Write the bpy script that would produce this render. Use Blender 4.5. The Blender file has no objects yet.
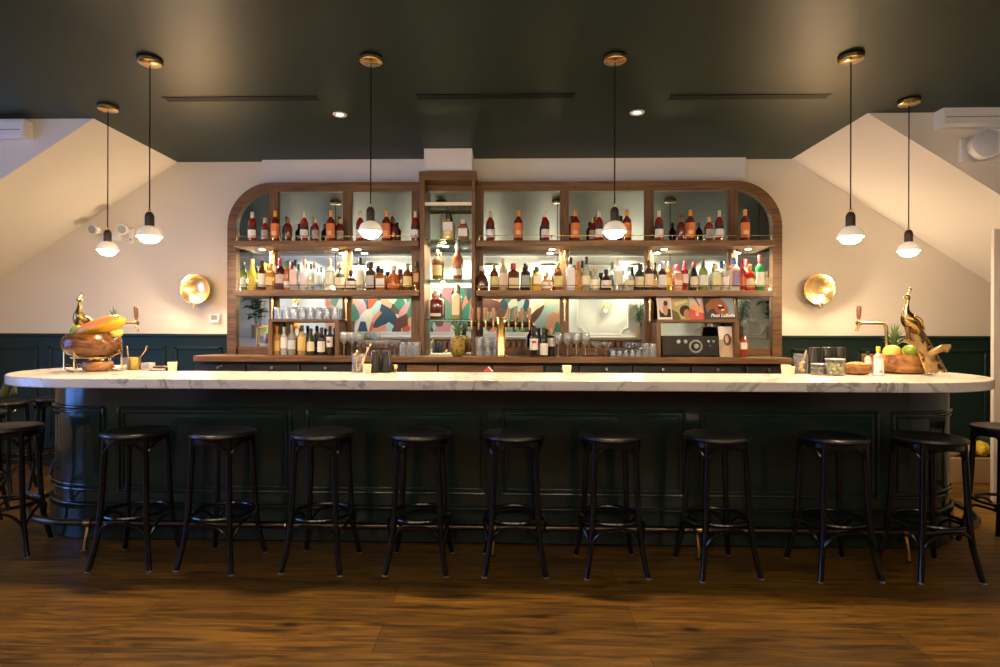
import bpy, math, random
from mathutils import Vector, Matrix
C = bpy.context.scene.collection
SC = bpy.context.scene
R = random.Random(7)
PI = math.pi

# ------------------------------------------------------------ camera, world, exposure
F_PX, PX0, PY0, CAM_H = 570.0, 490.0, 332.0, 1.335
YAW, ROLL = math.radians(1.5), 0.0028
UP0 = Vector((0, 0, 1)); RT0 = Vector((math.cos(YAW), math.sin(YAW), 0)); FW = Vector((-math.sin(YAW), math.cos(YAW), 0))
RT = (RT0 + UP0 * ROLL).normalized(); UP = (UP0 - RT0 * ROLL).normalized()
CAM = Vector((0, 0, CAM_H))
cd = bpy.data.cameras.new('camera'); cam = bpy.data.objects.new('camera', cd); C.objects.link(cam)
cd.sensor_width = 36; cd.lens = F_PX * 36 / 1000; cd.clip_start = 0.02
cd.shift_x = (500 - PX0) / 1000; cd.shift_y = (PY0 - 333.5) / 1000
cam.matrix_world = Matrix(((RT.x, UP.x, -FW.x, 0), (RT.y, UP.y, -FW.y, 0), (RT.z, UP.z, -FW.z, CAM_H), (0, 0, 0, 1)))
SC.camera = cam
SC.view_settings.view_transform = 'Standard'; SC.view_settings.look = 'None'
SC.view_settings.gamma = 1; SC.view_settings.use_curve_mapping = False
SC.view_settings.exposure = 1.8
SC.cycles.transparent_max_bounces = 24; SC.cycles.max_bounces = 10; SC.cycles.glossy_bounces = 6
SC.cycles.caustics_reflective = False; SC.cycles.caustics_refractive = False
SC.cycles.sample_clamp_indirect = 4.0
W = bpy.data.worlds.new('world'); SC.world = W; W.use_nodes = True
W.node_tree.nodes['Background'].inputs[0].default_value = (0.3, 0.45, 1.0, 1); W.node_tree.nodes['Background'].inputs[1].default_value = 0.5


def at(px, py, Y=None, Z=None, X=None):
    """world point seen at a photograph pixel, on the given wall / height plane"""
    d = FW + RT * ((px - PX0) / F_PX) - UP * ((py - PY0) / F_PX)
    if Y is not None: t = Y / d.y
    elif Z is not None: t = (Z - CAM_H) / d.z
    else: t = X / d.x
    return CAM + d * t


def xa(px, Y, py=332): return at(px, py, Y=Y).x
def za(py, Y, px=490): return at(px, py, Y=Y).z


def area(name, loc, rot, sx, sy, watts, col):
    l = bpy.data.lights.new(name, 'AREA'); l.shape = 'RECTANGLE'; l.size = sx; l.size_y = sy; l.energy = watts; l.color = col
    o = bpy.data.objects.new(name, l); C.objects.link(o); o.location = loc; o.rotation_euler = rot; return o


WARM = (1.0, 0.72, 0.42)
H, D, YF, MYR = 3.02, 5.60, -1.22, 5.41          # ceiling height, back wall, wall behind the viewer
XL, XR = -6.2, 6.2
# daylight outside the window in the left wall
area('window_daylight', (XL - 0.4, 1.7, 1.5), (0, math.radians(-90), 0), 2.2, 2.9, 48, (0.13, 0.33, 1.0))

# ------------------------------------------------------------ materials
MATS = {}
def newmat(name):
    m = bpy.data.materials.new(name); m.use_nodes = True
    return m, m.node_tree, m.node_tree.nodes['Principled BSDF']
def mat(name, col, rough=0.5, metal=0.0, spec=0.5, emit=None, es=0, coat=0, var=0.0, vscale=8, bump=0.0, trans=0.0, sub=None):
    if name in MATS: return MATS[name]
    m, nt, p = newmat(name)
    p.inputs['Base Color'].default_value = (*col, 1); p.inputs['Roughness'].default_value = rough
    p.inputs['Metallic'].default_value = metal; p.inputs['Specular IOR Level'].default_value = spec
    p.inputs['Coat Weight'].default_value = coat; p.inputs['Transmission Weight'].default_value = trans
    if emit: p.inputs['Emission Color'].default_value = (*emit, 1); p.inputs['Emission Strength'].default_value = es
    tc = nt.nodes.new('ShaderNodeTexCoord'); n = nt.nodes.new('ShaderNodeTexNoise')
    n.inputs['Scale'].default_value = vscale; n.inputs['Detail'].default_value = 4
    nt.links.new(tc.outputs['Object'], n.inputs['Vector'])
    if var:
        mx = nt.nodes.new('ShaderNodeMix'); mx.data_type = 'RGBA'
        mx.inputs[6].default_value = (*[c * (1 - var) for c in col], 1); mx.inputs[7].default_value = (*[min(1, c * (1 + var)) for c in col], 1)
        nt.links.new(n.outputs['Fac'], mx.inputs[0]); nt.links.new(mx.outputs[2], p.inputs['Base Color'])
    if bump:
        b = nt.nodes.new('ShaderNodeBump'); b.inputs['Strength'].default_value = bump; b.inputs['Distance'].default_value = 0.01
        nt.links.new(n.outputs['Fac'], b.inputs['Height']); nt.links.new(b.outputs[0], p.inputs['Normal'])
    MATS[name] = m; return m


def woodmat(name, c0, c1, axis='X', rough=0.4, scale=1.0, coat=0.0):
    m, nt, p = newmat(name); L = nt.links.new
    tc = nt.nodes.new('ShaderNodeTexCoord'); mp = nt.nodes.new('ShaderNodeMapping')
    s = [14 * scale] * 3; s['XYZ'.index(axis)] = 0.9 * scale
    mp.inputs['Scale'].default_value = s
    n = nt.nodes.new('ShaderNodeTexNoise'); n.inputs['Scale'].default_value = 2.2; n.inputs['Detail'].default_value = 7; n.inputs['Distortion'].default_value = 1.4
    r = nt.nodes.new('ShaderNodeValToRGB'); r.color_ramp.elements[0].position = 0.32; r.color_ramp.elements[1].position = 0.68
    r.color_ramp.elements[0].color = (*c0, 1); r.color_ramp.elements[1].color = (*c1, 1)
    L(tc.outputs['Object'], mp.inputs['Vector']); L(mp.outputs[0], n.inputs['Vector']); L(n.outputs['Fac'], r.inputs[0]); L(r.outputs[0], p.inputs['Base Color'])
    b = nt.nodes.new('ShaderNodeBump'); b.inputs['Strength'].default_value = 0.15; b.inputs['Distance'].default_value = 0.004
    L(n.outputs['Fac'], b.inputs['Height']); L(b.outputs[0], p.inputs['Normal'])
    p.inputs['Roughness'].default_value = rough; p.inputs['Coat Weight'].default_value = coat; p.inputs['Coat Roughness'].default_value = 0.15
    MATS[name] = m; return m


def floormat():
    m, nt, p = newmat('floor_planks'); L = nt.links.new
    tc = nt.nodes.new('ShaderNodeTexCoord')
    mp = nt.nodes.new('ShaderNodeMapping'); mp.inputs['Location'].default_value = (0.55, 0.06, 0)
    br = nt.nodes.new('ShaderNodeTexBrick'); br.inputs['Scale'].default_value = 1; br.inputs['Brick Width'].default_value = 2.3
    br.inputs['Row Height'].default_value = 0.22; br.inputs['Mortar Size'].default_value = 0.003; br.inputs['Mortar Smooth'].default_value = 0.3
    br.inputs['Color1'].default_value = (0.30, 0.30, 0.30, 1); br.inputs['Color2'].default_value = (0.75, 0.75, 0.75, 1); br.inputs['Mortar'].default_value = (0, 0, 0, 1)
    L(tc.outputs['Object'], mp.inputs['Vector']); L(mp.outputs[0], br.inputs['Vector'])
    mp2 = nt.nodes.new('ShaderNodeMapping'); mp2.inputs['Scale'].default_value = (0.9, 9, 1)
    n = nt.nodes.new('ShaderNodeTexNoise'); n.inputs['Scale'].default_value = 3; n.inputs['Detail'].default_value = 8; n.inputs['Distortion'].default_value = 1.2
    L(tc.outputs['Object'], mp2.inputs['Vector']); L(mp2.outputs[0], n.inputs['Vector'])
    r = nt.nodes.new('ShaderNodeValToRGB'); r.color_ramp.elements[0].position = 0.3; r.color_ramp.elements[1].position = 0.72
    r.color_ramp.elements[0].color = (0.045, 0.018, 0.003, 1); r.color_ramp.elements[1].color = (0.42, 0.20, 0.022, 1)
    L(n.outputs['Fac'], r.inputs[0])
    # knots
    v = nt.nodes.new('ShaderNodeTexVoronoi'); v.inputs['Scale'].default_value = 1.0
    mp3 = nt.nodes.new('ShaderNodeMapping'); mp3.inputs['Scale'].default_value = (1.6, 3.6, 1)
    L(tc.outputs['Object'], mp3.inputs['Vector']); L(mp3.outputs[0], v.inputs['Vector'])
    kr = nt.nodes.new('ShaderNodeValToRGB'); kr.color_ramp.elements[0].position = 0.03; kr.color_ramp.elements[1].position = 0.12
    kr.color_ramp.elements[0].color = (0.15, 0.12, 0.1, 1); kr.color_ramp.elements[1].color = (1, 1, 1, 1)
    L(v.outputs['Distance'], kr.inputs[0])
    m1 = nt.nodes.new('ShaderNodeMix'); m1.data_type = 'RGBA'; m1.blend_type = 'MULTIPLY'; m1.inputs[0].default_value = 0.75
    L(r.outputs[0], m1.inputs[6]); L(br.outputs['Color'], m1.inputs[7])
    m2 = nt.nodes.new('ShaderNodeMix'); m2.data_type = 'RGBA'; m2.blend_type = 'MULTIPLY'; m2.inputs[0].default_value = 1
    L(m1.outputs[2], m2.inputs[6]); L(kr.outputs[0], m2.inputs[7]); L(m2.outputs[2], p.inputs['Base Color'])
    b = nt.nodes.new('ShaderNodeBump'); b.inputs['Strength'].default_value = 0.35; b.inputs['Distance'].default_value = 0.004
    L(n.outputs['Fac'], b.inputs['Height']); L(b.outputs[0], p.inputs['Normal'])
    p.inputs['Roughness'].default_value = 0.38; p.inputs['Specular IOR Level'].default_value = 0.35
    return m


def marblemat():
    m, nt, p = newmat('marble'); L = nt.links.new
    tc = nt.nodes.new('ShaderNodeTexCoord')
    n = nt.nodes.new('ShaderNodeTexNoise'); n.inputs['Scale'].default_value = 2.0; n.inputs['Detail'].default_value = 9; n.inputs['Distortion'].default_value = 2.2; n.inputs['Roughness'].default_value = .62
    L(tc.outputs['Object'], n.inputs['Vector'])
    r = nt.nodes.new('ShaderNodeValToRGB'); e = r.color_ramp.elements
    e[0].position = 0.455; e[0].color = (0.80, 0.76, 0.70, 1); e[1].position = 0.53; e[1].color = (0.80, 0.76, 0.70, 1)
    k = e.new(0.495); k.color = (0.33, 0.32, 0.31, 1)
    L(n.outputs['Fac'], r.inputs[0])
    n2 = nt.nodes.new('ShaderNodeTexNoise'); n2.inputs['Scale'].default_value = 2.1; n2.inputs['Detail'].default_value = 3
    L(tc.outputs['Object'], n2.inputs['Vector'])
    r2 = nt.nodes.new('ShaderNodeValToRGB'); r2.color_ramp.elements[0].position = 0.40; r2.color_ramp.elements[1].position = 0.60
    L(n2.outputs['Fac'], r2.inputs[0])
    mx = nt.nodes.new('ShaderNodeMix'); mx.data_type = 'RGBA'; mx.inputs[6].default_value = (0.80, 0.76, 0.70, 1)
    L(r2.outputs[0], mx.inputs[0]); L(r.outputs[0], mx.inputs[7]); L(mx.outputs[2], p.inputs['Base Color'])
    p.inputs['Roughness'].default_value = 0.22
    return m


def muralmat():
    m, nt, p = newmat('mural_paint'); L = nt.links.new
    tc = nt.nodes.new('ShaderNodeTexCoord'); n = nt.nodes.new('ShaderNodeTexNoise'); n.inputs['Scale'].default_value = 1.3; n.inputs['Detail'].default_value = 1
    mp = nt.nodes.new('ShaderNodeMapping'); mp.inputs['Scale'].default_value = (1, 1, .62)
    L(tc.outputs['Object'], mp.inputs['Vector']); L(mp.outputs[0], n.inputs['Vector'])
    ad = nt.nodes.new('ShaderNodeMix'); ad.data_type = 'RGBA'; ad.blend_type = 'ADD'; ad.inputs[0].default_value = 0.8
    L(mp.outputs[0], ad.inputs[6]); L(n.outputs['Color'], ad.inputs[7])
    v = nt.nodes.new('ShaderNodeTexVoronoi'); v.inputs['Scale'].default_value = 5.2; L(ad.outputs[2], v.inputs['Vector'])
    sp = nt.nodes.new('ShaderNodeSeparateColor'); L(v.outputs['Color'], sp.inputs[0])
    r = nt.nodes.new('ShaderNodeValToRGB'); r.color_ramp.interpolation = 'CONSTANT'
    pal = [(0.78, 0.70, 0.52), (0.06, 0.27, 0.17), (0.75, 0.28, 0.17), (0.12, 0.045, 0.03), (0.78, 0.72, 0.60), (0.03, 0.07, 0.11), (0.45, 0.62, 0.6), (0.8, 0.42, 0.27), (0.62, 0.10, 0.03), (0.2, 0.35, 0.26), (0.7, 0.3, 0.33), (0.17, 0.10, 0.07)]
    e = r.color_ramp.elements; e[0].position = 0; e[0].color = (*pal[0], 1); e[1].position = 1 / 12; e[1].color = (*pal[1], 1)
    for i in range(2, 12): k = e.new(i / 12); k.color = (*pal[i], 1)
    L(sp.outputs[0], r.inputs[0]); L(r.outputs[0], p.inputs['Base Color']); p.inputs['Roughness'].default_value = 0.6
    return m


def glassmat(name, tint=(1, 1, 1), body=(0.9, 0.9, 0.9), opac=0.1, gloss=0.6):
    """thin glass / filled glass: clear layer with a fresnel gloss and a share of coloured body"""
    if name in MATS: return MATS[name]
    m = bpy.data.materials.new(name); m.use_nodes = True; nt = m.node_tree; L = nt.links.new
    nt.nodes.clear(); out = nt.nodes.new('ShaderNodeOutputMaterial')
    t = nt.nodes.new('ShaderNodeBsdfTransparent'); t.inputs[0].default_value = (*tint, 1)
    p = nt.nodes.new('ShaderNodeBsdfPrincipled'); p.inputs['Base Color'].default_value = (*body, 1); p.inputs['Roughness'].default_value = 0.12
    mx = nt.nodes.new('ShaderNodeMixShader'); mx.inputs[0].default_value = opac; L(t.outputs[0], mx.inputs[1]); L(p.outputs[0], mx.inputs[2])
    g = nt.nodes.new('ShaderNodeBsdfGlossy'); g.inputs['Roughness'].default_value = 0.03
    lw = nt.nodes.new('ShaderNodeLayerWeight'); lw.inputs['Blend'].default_value = 0.5
    pw = nt.nodes.new('ShaderNodeMath'); pw.operation = 'POWER'; pw.inputs[1].default_value = 3.0; L(lw.outputs['Facing'], pw.inputs[0])
    ma = nt.nodes.new('ShaderNodeMath'); ma.operation = 'MULTIPLY_ADD'; ma.inputs[1].default_value = 0.85; ma.inputs[2].default_value = 0.045; L(pw.outputs[0], ma.inputs[0])
    m2 = nt.nodes.new('ShaderNodeMixShader'); L(ma.outputs[0], m2.inputs[0]); L(mx.outputs[0], m2.inputs[1]); L(g.outputs[0], m2.inputs[2]); L(m2.outputs[0], out.inputs[0])
    MATS[name] = m; return m


WALL = mat('wall_plaster', (0.74, 0.67, 0.57), 0.75, var=0.03, vscale=1.5)
GREEN_CEIL = mat('ceiling_green', (0.008, 0.021, 0.013), 0.42, spec=0.25, var=0.06, vscale=1.2, bump=0.12)
GREEN = mat('panel_green', (0.010, 0.021, 0.0165), 0.14, var=0.08, vscale=3)
WAINS = mat('wainscot_green', (0.010, 0.026, 0.020), 0.42, spec=0.25, var=0.08, vscale=3)
BLACKW = mat('black_lacquer', (0.005, 0.0045, 0.0045), 0.17, spec=.4, var=0.2, vscale=20)
SEATM = mat('seat_black', (0.011, 0.0095, 0.009), 0.30, spec=.4, var=0.35, vscale=14)
BRASS = mat('brass', (0.78, 0.53, 0.22), 0.22, metal=1)
BRASSD = mat('aged_brass', (0.42, 0.27, 0.10), 0.25, metal=1, var=0.3, vscale=16)
BLACK = mat('black_paint', (0.003, 0.003, 0.003), 0.6, spec=.15)
DARKWD = mat('dark_wood_socket', (0.045, 0.024, 0.017), 0.4, var=0.3, vscale=30)
WHITEP = mat('white_plastic', (0.75, 0.73, 0.7), 0.45)
WAL = woodmat('walnut_horizontal', (0.080, 0.035, 0.012), (0.225, 0.110, 0.040), 'X')
WALZ = woodmat('walnut_vertical', (0.075, 0.032, 0.011), (0.215, 0.105, 0.040), 'Z')
WALY = WAL
OLIVEW = woodmat('acacia_wood', (0.15, 0.055, 0.015), (0.42, 0.20, 0.06), 'X', rough=0.3, scale=.8)
DKBOWL = woodmat('dark_turned_wood', (0.045, 0.018, 0.008), (0.22, 0.085, 0.022), 'X', rough=0.25, scale=.8)
MARBLE = marblemat(); FLOORM = floormat(); MURAL = muralmat()
MIRROR = mat('mirror_glass', (0.78, 0.87, 0.81), 0.004, metal=1)
BULB = mat('lit_bulb', (1, 1, 1), 0.5, emit=(1.0, 0.70, 0.40), es=165)
OPAL = mat('opal_glass', (0.85, 0.8, 0.72), 0.25, emit=(1.0, 0.76, 0.5), es=0.10)
CLEAR = glassmat('clear_glass', (0.97, 0.98, 0.98), (1.0, 1.0, 0.98), 0.045, 0.75)
SHELFG = glassmat('green_edge_glass', (0.75, 0.92, 0.82), (0.1, 0.45, 0.25), 0.25, 0.6)
CREAM = mat('cream_paper', (0.72, 0.64, 0.48), 0.6); WHITEL = mat('white_paper', (0.78, 0.76, 0.72), 0.55)


# ------------------------------------------------------------ mesh builder
class MB:
    def __init__(s): s.v = []; s.f = []
    def add(s, vs, fs):
        o = len(s.v); s.v += [tuple(v) for v in vs]; s.f += [tuple(i + o for i in f) for f in fs]; return s
    def box(s, x0, x1, y0, y1, z0, z1):
        vs = [(x, y, z) for z in (z0, z1) for x, y in ((x0, y0), (x1, y0), (x1, y1), (x0, y1))]
        return s.add(vs, [(3, 2, 1, 0), (4, 5, 6, 7), (0, 1, 5, 4), (1, 2, 6, 5), (2, 3, 7, 6), (3, 0, 4, 7)])
    def prism(s, poly, ax, a, b):
        n = len(poly)
        def P(u, v, w): return (u, v, w) if ax == 'z' else ((u, w, v) if ax == 'y' else (w, u, v))
        vs = [P(u, v, a) for u, v in poly] + [P(u, v, b) for u, v in poly]
        fs = [tuple(range(n))[::-1], tuple(range(n, 2 * n))] + [(i, (i + 1) % n, n + (i + 1) % n, n + i) for i in range(n)]
        return s.add(vs, fs)
    def tube(s, pts, r, n=8, sy=1.0, closed=False, cap=True):
        pts = [Vector(p) for p in pts]; m = len(pts)
        rs = r if isinstance(r, (list, tuple)) else [r] * m
        rings = []; up = Vector((0, 0, 1)); prev = None
        for i, p in enumerate(pts):
            if closed: t = pts[(i + 1) % m] - pts[i - 1]
            else: t = pts[min(i + 1, m - 1)] - pts[max(i - 1, 0)]
            if t.length < 1e-9: t = up.copy()
            t.normalize()
            if prev is None:
                a = t.cross(up) if abs(t.z) < 0.95 else t.cross(Vector((0, 1, 0)))
            else: a = prev - t * prev.dot(t)
            a.normalize(); prev = a; b = t.cross(a)
            rings.append([p + a * math.cos(2 * PI * k / n) * rs[i] + b * math.sin(2 * PI * k / n) * rs[i] * sy for k in range(n)])
        vs = [v for rg in rings for v in rg]; fs = []
        for i in range(m if closed else m - 1):
            j = (i + 1) % m
            for k in range(n): fs.append((i * n + k, i * n + (k + 1) % n, j * n + (k + 1) % n, j * n + k))
        if cap and not closed: fs += [tuple(range(n))[::-1], tuple((m - 1) * n + k for k in range(n))]
        return s.add(vs, fs)
    def lathe(s, prof, n=20, c=(0, 0, 0), a0=0, a1=2 * PI, sq=0, sx=1, sy=1, cap=True):
        full = abs(a1 - a0 - 2 * PI) < 1e-6; k = n if full else n + 1; vs = []
        for r, z in prof:
            for i in range(k):
                a = a0 + (a1 - a0) * i / n; ca, sa = math.cos(a), math.sin(a); q = 1
                if sq: q = 1 / ((abs(ca) ** sq + abs(sa) ** sq) ** (1 / sq))
                vs.append((c[0] + r * q * ca * sx, c[1] + r * q * sa * sy, c[2] + z))
        fs = []
        for j in range(len(prof) - 1):
            for i in range(n): fs.append((j * k + i, j * k + (i + 1) % k, (j + 1) * k + (i + 1) % k, (j + 1) * k + i))
        if full and cap:
            if prof[0][0] > 1e-6: fs.append(tuple(range(k))[::-1])
            if prof[-1][0] > 1e-6: fs.append(tuple((len(prof) - 1) * k + i for i in range(k)))
        return s.add(vs, fs)
    def ell(s, c, rx, ry, rz, n=16, m=10, tilt=None):
        vs = []; 
        for j in range(m + 1):
            t = -PI / 2 + PI * j / m; rr = max(math.cos(t), 1e-4)
            for i in range(n): a = 2 * PI * i / n; vs.append(Vector((rx * rr * math.cos(a), ry * rr * math.sin(a), rz * math.sin(t))))
        if tilt is not None: vs = [tilt @ v for v in vs]
        vs = [v + Vector(c) for v in vs]
        fs = [(j * n + i, j * n + (i + 1) % n, (j + 1) * n + (i + 1) % n, (j + 1) * n + i) for j in range(m) for i in range(n)]
        return s.add(vs, fs)
    def build(s, name, m, parent=None, smooth=True, bevel=0, ang=40, kind=None, label=None):
        me = bpy.data.meshes.new(name); me.from_pydata(s.v, [], s.f); me.validate(); me.update()
        me.materials.append(m)
        import bmesh
        bm = bmesh.new(); bm.from_mesh(me); bmesh.ops.remove_doubles(bm, verts=bm.verts, dist=1e-6)
        bmesh.ops.recalc_face_normals(bm, faces=bm.faces); bm.to_mesh(me); bm.free()
        if smooth:
            me.polygons.foreach_set('use_smooth', [True] * len(me.polygons)); me.set_sharp_from_angle(angle=math.radians(ang))
        o = bpy.data.objects.new(name, me); C.objects.link(o)
        if bevel:
            b = o.modifiers.new('bevel', 'BEVEL'); b.width = bevel; b.segments = 2; b.limit_method = 'ANGLE'; b.angle_limit = math.radians(50)
        if parent: o.parent = parent
        if kind: o['kind'] = kind
        if label: o['label'] = label
        return o


def bx(*a): return MB().box(*a)
def tag(o, label, cat, group=None, kind=None):
    o['label'] = label; o['category'] = cat
    if group: o['group'] = group
    if kind: o['kind'] = kind
    return o
def thing(name, label, cat, loc=(0, 0, 0), rz=0, group=None):
    o = bpy.data.objects.new(name, None); o.empty_display_size = 0.05; C.objects.link(o)
    o.location = loc; o.rotation_euler = (0, 0, rz); return tag(o, label, cat, group)
def struct(name, mb, m, **k):
    return mb.build(name, m, kind='structure', **k)
def dup(root, loc, rz, label, group=None, scale=None):
    r = root.copy(); C.objects.link(r); r.location = loc; r.rotation_euler = (0, 0, rz); r['label'] = label
    if group: r['group'] = group
    if scale: r.scale = scale
    for ch in list(root.children):
        c = ch.copy(); C.objects.link(c); c.parent = r
        for g in list(ch.children):
            d = g.copy(); C.objects.link(d); d.parent = c
    return r


# ------------------------------------------------------------ room shell
SL = 0.637                                     # fall of the sloping attic walls
XCL = at(178, 162.3, Z=H).x; XCR = at(792, 158.8, Z=H).x     # ceiling / slope edges
YD = 4.44                                       # where the slopes stop and the side alcoves begin
struct('floor', bx(XL - .1, XR + .1, YF - .1, D + .1, -0.1, 0), FLOORM, smooth=False)
struct('ceiling', MB().prism([(XL - .1, YF - .1), (XR + .1, YF - .1), (XR + .1, YD), (XCR, YD), (XCR, D + .1), (XCL, D + .1), (XCL, YD), (XL - .1, YD)], 'z', H, H + .1), GREEN_CEIL, smooth=False)
struct('wall_back', bx(XL - .1, XR + .1, D, D + .1, 0, H), WALL, smooth=False)
struct('wall_front', bx(XL - .1, XR + .1, YF - .1, YF, 0, H), mat('front_wall_paint', (0.84, 0.85, 0.82), .6), smooth=False)
def slope(name, xc, xo):
    z1 = H - abs(xo - xc) * SL
    p = [(xc, H), (xo, z1), (xo, z1 + .12), (xc, H + .12)]
    return struct(name, MB().prism(p, 'y', YD, D), WALL, smooth=False)
slope('wall_slope_left', XCL, XL); slope('wall_slope_right', XCR, XR)
def cheek(name, xc, xo):
    z1 = H - abs(xo - xc) * SL
    return struct(name, MB().prism([(xc, H), (xo, H), (xo, z1)], 'y', YD - .002, YD), WALL, smooth=False)
cheek('wall_alcove_left', XCL, XL); cheek('wall_alcove_right', XCR, XR)
# left wall with window hole
lw = MB(); wy0, wy1, wz0, wz1 = 0.2, 3.2, 0.4, 2.6
lw.box(XL - .1, XL, YF, wy0, 0, H).box(XL - .1, XL, wy1, D, 0, H).box(XL - .1, XL, wy0, wy1, 0, wz0).box(XL - .1, XL, wy0, wy1, wz1, H)
struct('wall_left', lw, WALL, smooth=False)
wf = MB()
for y in (wy0, 1.67, wy1 - .06): wf.box(XL - .08, XL + .01, y, y + .06, wz0, wz1)
for z in (wz0, 1.75, wz1 - .06): wf.box(XL - .08, XL + .01, wy0, wy1, z, z + .05)
w1 = struct('window_1', wf, mat('window_frame_green', (0.02, 0.05, 0.04), .4), smooth=False)
bx(XL - .05, XL - .045, wy0, wy1, wz0, wz1).build('pane', CLEAR, w1)
struct('wall_right', bx(XR, XR + .1, YF, D, 0, H), WALL, smooth=False)
# white projecting wall at the right end
xs = at(994, 300, Y=4.62).x
struct('wall_right_pier', bx(xs, XR, 4.62, 4.65, 0, za(229, 4.62, 994)), mat('pier_paint', (.55, .50, .44), .75), smooth=False)
# boxed soffit over the back bar and the chimney box in its middle
struct('wall_soffit', bx(xa(262, 5.55), xa(745, 5.55), 5.54, D, 1.13, H), mat('soffit_white', (0.74, 0.70, 0.66), .7), smooth=False)
struct('wall_chimney', bx(at(424, 160, Y=5.225).x, at(472, 160, Y=5.225).x, 5.225, 5.54, 2.815, H), MATS['soffit_white'], smooth=False)
# wainscot
FX0, FX1 = xa(227, 5.4), xa(782, 5.4)
def wainscot(name, x0, x1, frames):
    zt = za(336.5, 5.56)
    w = struct(name, bx(x0, x1, D - .03, D, 0, zt), WAINS, smooth=False)
    bx(x0, x1, D - .055, D, zt - .012, zt + .018).build('cap_rail', WAINS, w, bevel=.006)
    bx(x0, x1, D - .05, D, 0, .14).build('baseboard', WAINS, w, bevel=.006)
    for a, b in frames:
        m = MB(); t = .03; zz0, zz1 = .24, zt - .11
        m.box(a, b, D - .045, D - .03, zz1 - t, zz1).box(a, b, D - .045, D - .03, zz0, zz0 + t).box(a, a + t, D - .045, D - .03, zz0, zz1).box(b - t, b, D - .045, D - .03, zz0, zz1)
        m.build('panel_moulding', WAINS, w, bevel=.005)
g = lambda p: xa(p, 5.56)
wainscot('wall_back_panelling_left', XL, FX0, [(g(-60), g(37)), (g(48), g(165)), (g(174), g(222))])
wainscot('wall_back_panelling_right', FX1, XR, [(g(792), g(846)), (g(858), g(988))])

# front wall (seen in the mirrors): mouldings, chair rail
YW = YF + .005
DV = 2 * MYR - YF                            # depth of its image in the mirror
def xm(px, Yr=YF): return xa(px, 2 * MYR - Yr)
def zm(py, Yr=YF): return za(py, 2 * MYR - Yr)
struct('trim_1', bx(XL, XR, YF, YF + .09, 2.92, H), WHITEP, bevel=.02)
struct('trim_2', bx(XL, XR, YF, YF + .05, zm(336) - .04, zm(336)), WHITEP, bevel=.01)
WPAN = mat('front_wall_paint', (0, 0, 0))
for i, (a, b) in enumerate(((578, 628), (275, 325), (645, 700), (715, 768), (215, 262))):
    x0, x1, z0, z1 = xm(a), xm(b), zm(334), 2.75; q = .14
    pth = [(x0 + q, z0), (x1 - q, z0)] + [(x1 - q * math.sin(t), z0 + q * math.cos(t)) for t in [PI / 2 * (1 - k / 6) for k in range(7)]][::-1][1:] 
    pth = [(x0 + q, z0), (x1 - q, z0)]
    pth += [(x1 - q + q * (1 - math.cos(t)), z0 + q * math.sin(t)) for t in [PI / 2 * k / 6 for k in range(1, 7)]]
    pth += [(x1, z1), (x0, z1), (x0, z0 + q)]
    pth += [(x0 + q * math.sin(t), z0 + q * math.cos(t)) for t in [PI / 2 * k / 6 for k in range(1, 6)]]
    struct('trim_%d' % (i + 3), MB().tube([(x, YF + .006, z) for x, z in pth], .012, 6, closed=True), WHITEP)

# ------------------------------------------------------------ ceiling fittings
for i, (a, b, py, ds) in enumerate(((165, 318, 98.5, 'left of the downlights'), (418, 573, 96, 'in the middle of the ceiling'), (671, 827, 96.5, 'right of the downlights'))):
    p0, p1 = at(a, py, Z=H), at(b, py, Z=H); y = (p0.y + p1.y) / 2
    t = thing('linear_air_vent', 'long black slot vent set in the green ceiling, ' + ds, 'vent', (0, y, H), group='ceiling slot vents')
    bx(p0.x, p1.x, -.034, .034, -.003, 0).build('slot', BLACK, t)
    MB().box(p0.x - .01, p1.x + .01, -.038, -.034, -.005, 0).box(p0.x - .01, p1.x + .01, .034, .038, -.004, 0).build('frame', BLACK, t)
DLM = mat('downlight_glow', (1, 1, 1), emit=(1, .8, .6), es=.25)
for px, py, ds in ((340, 114.5, 'above the left half of the bar'), (637, 112.5, 'above the right half of the bar')):
    p = at(px, py, Z=H)
    t = thing('recessed_downlight', 'small round white recessed spotlight in the ceiling ' + ds, 'spotlight', p, group='recessed spotlights')
    MB().lathe([(.030, -.004), (.052, -.006), (.056, 0)], 24, cap=False).build('trim_ring', WHITEP, t)
    MB().lathe([(0.0001, -.001), (.030, -.001)], 24).build('lens', DLM, t)
    l = bpy.data.lights.new('downlight', 'SPOT'); l.energy = 8; l.color = WARM; l.spot_size = 1.9; l.spot_blend = .6; l.shadow_soft_size = .03
    o = bpy.data.objects.new('downlight_lamp', l); C.objects.link(o); o.parent = t; o.location = (0, 0, -.012)

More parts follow.
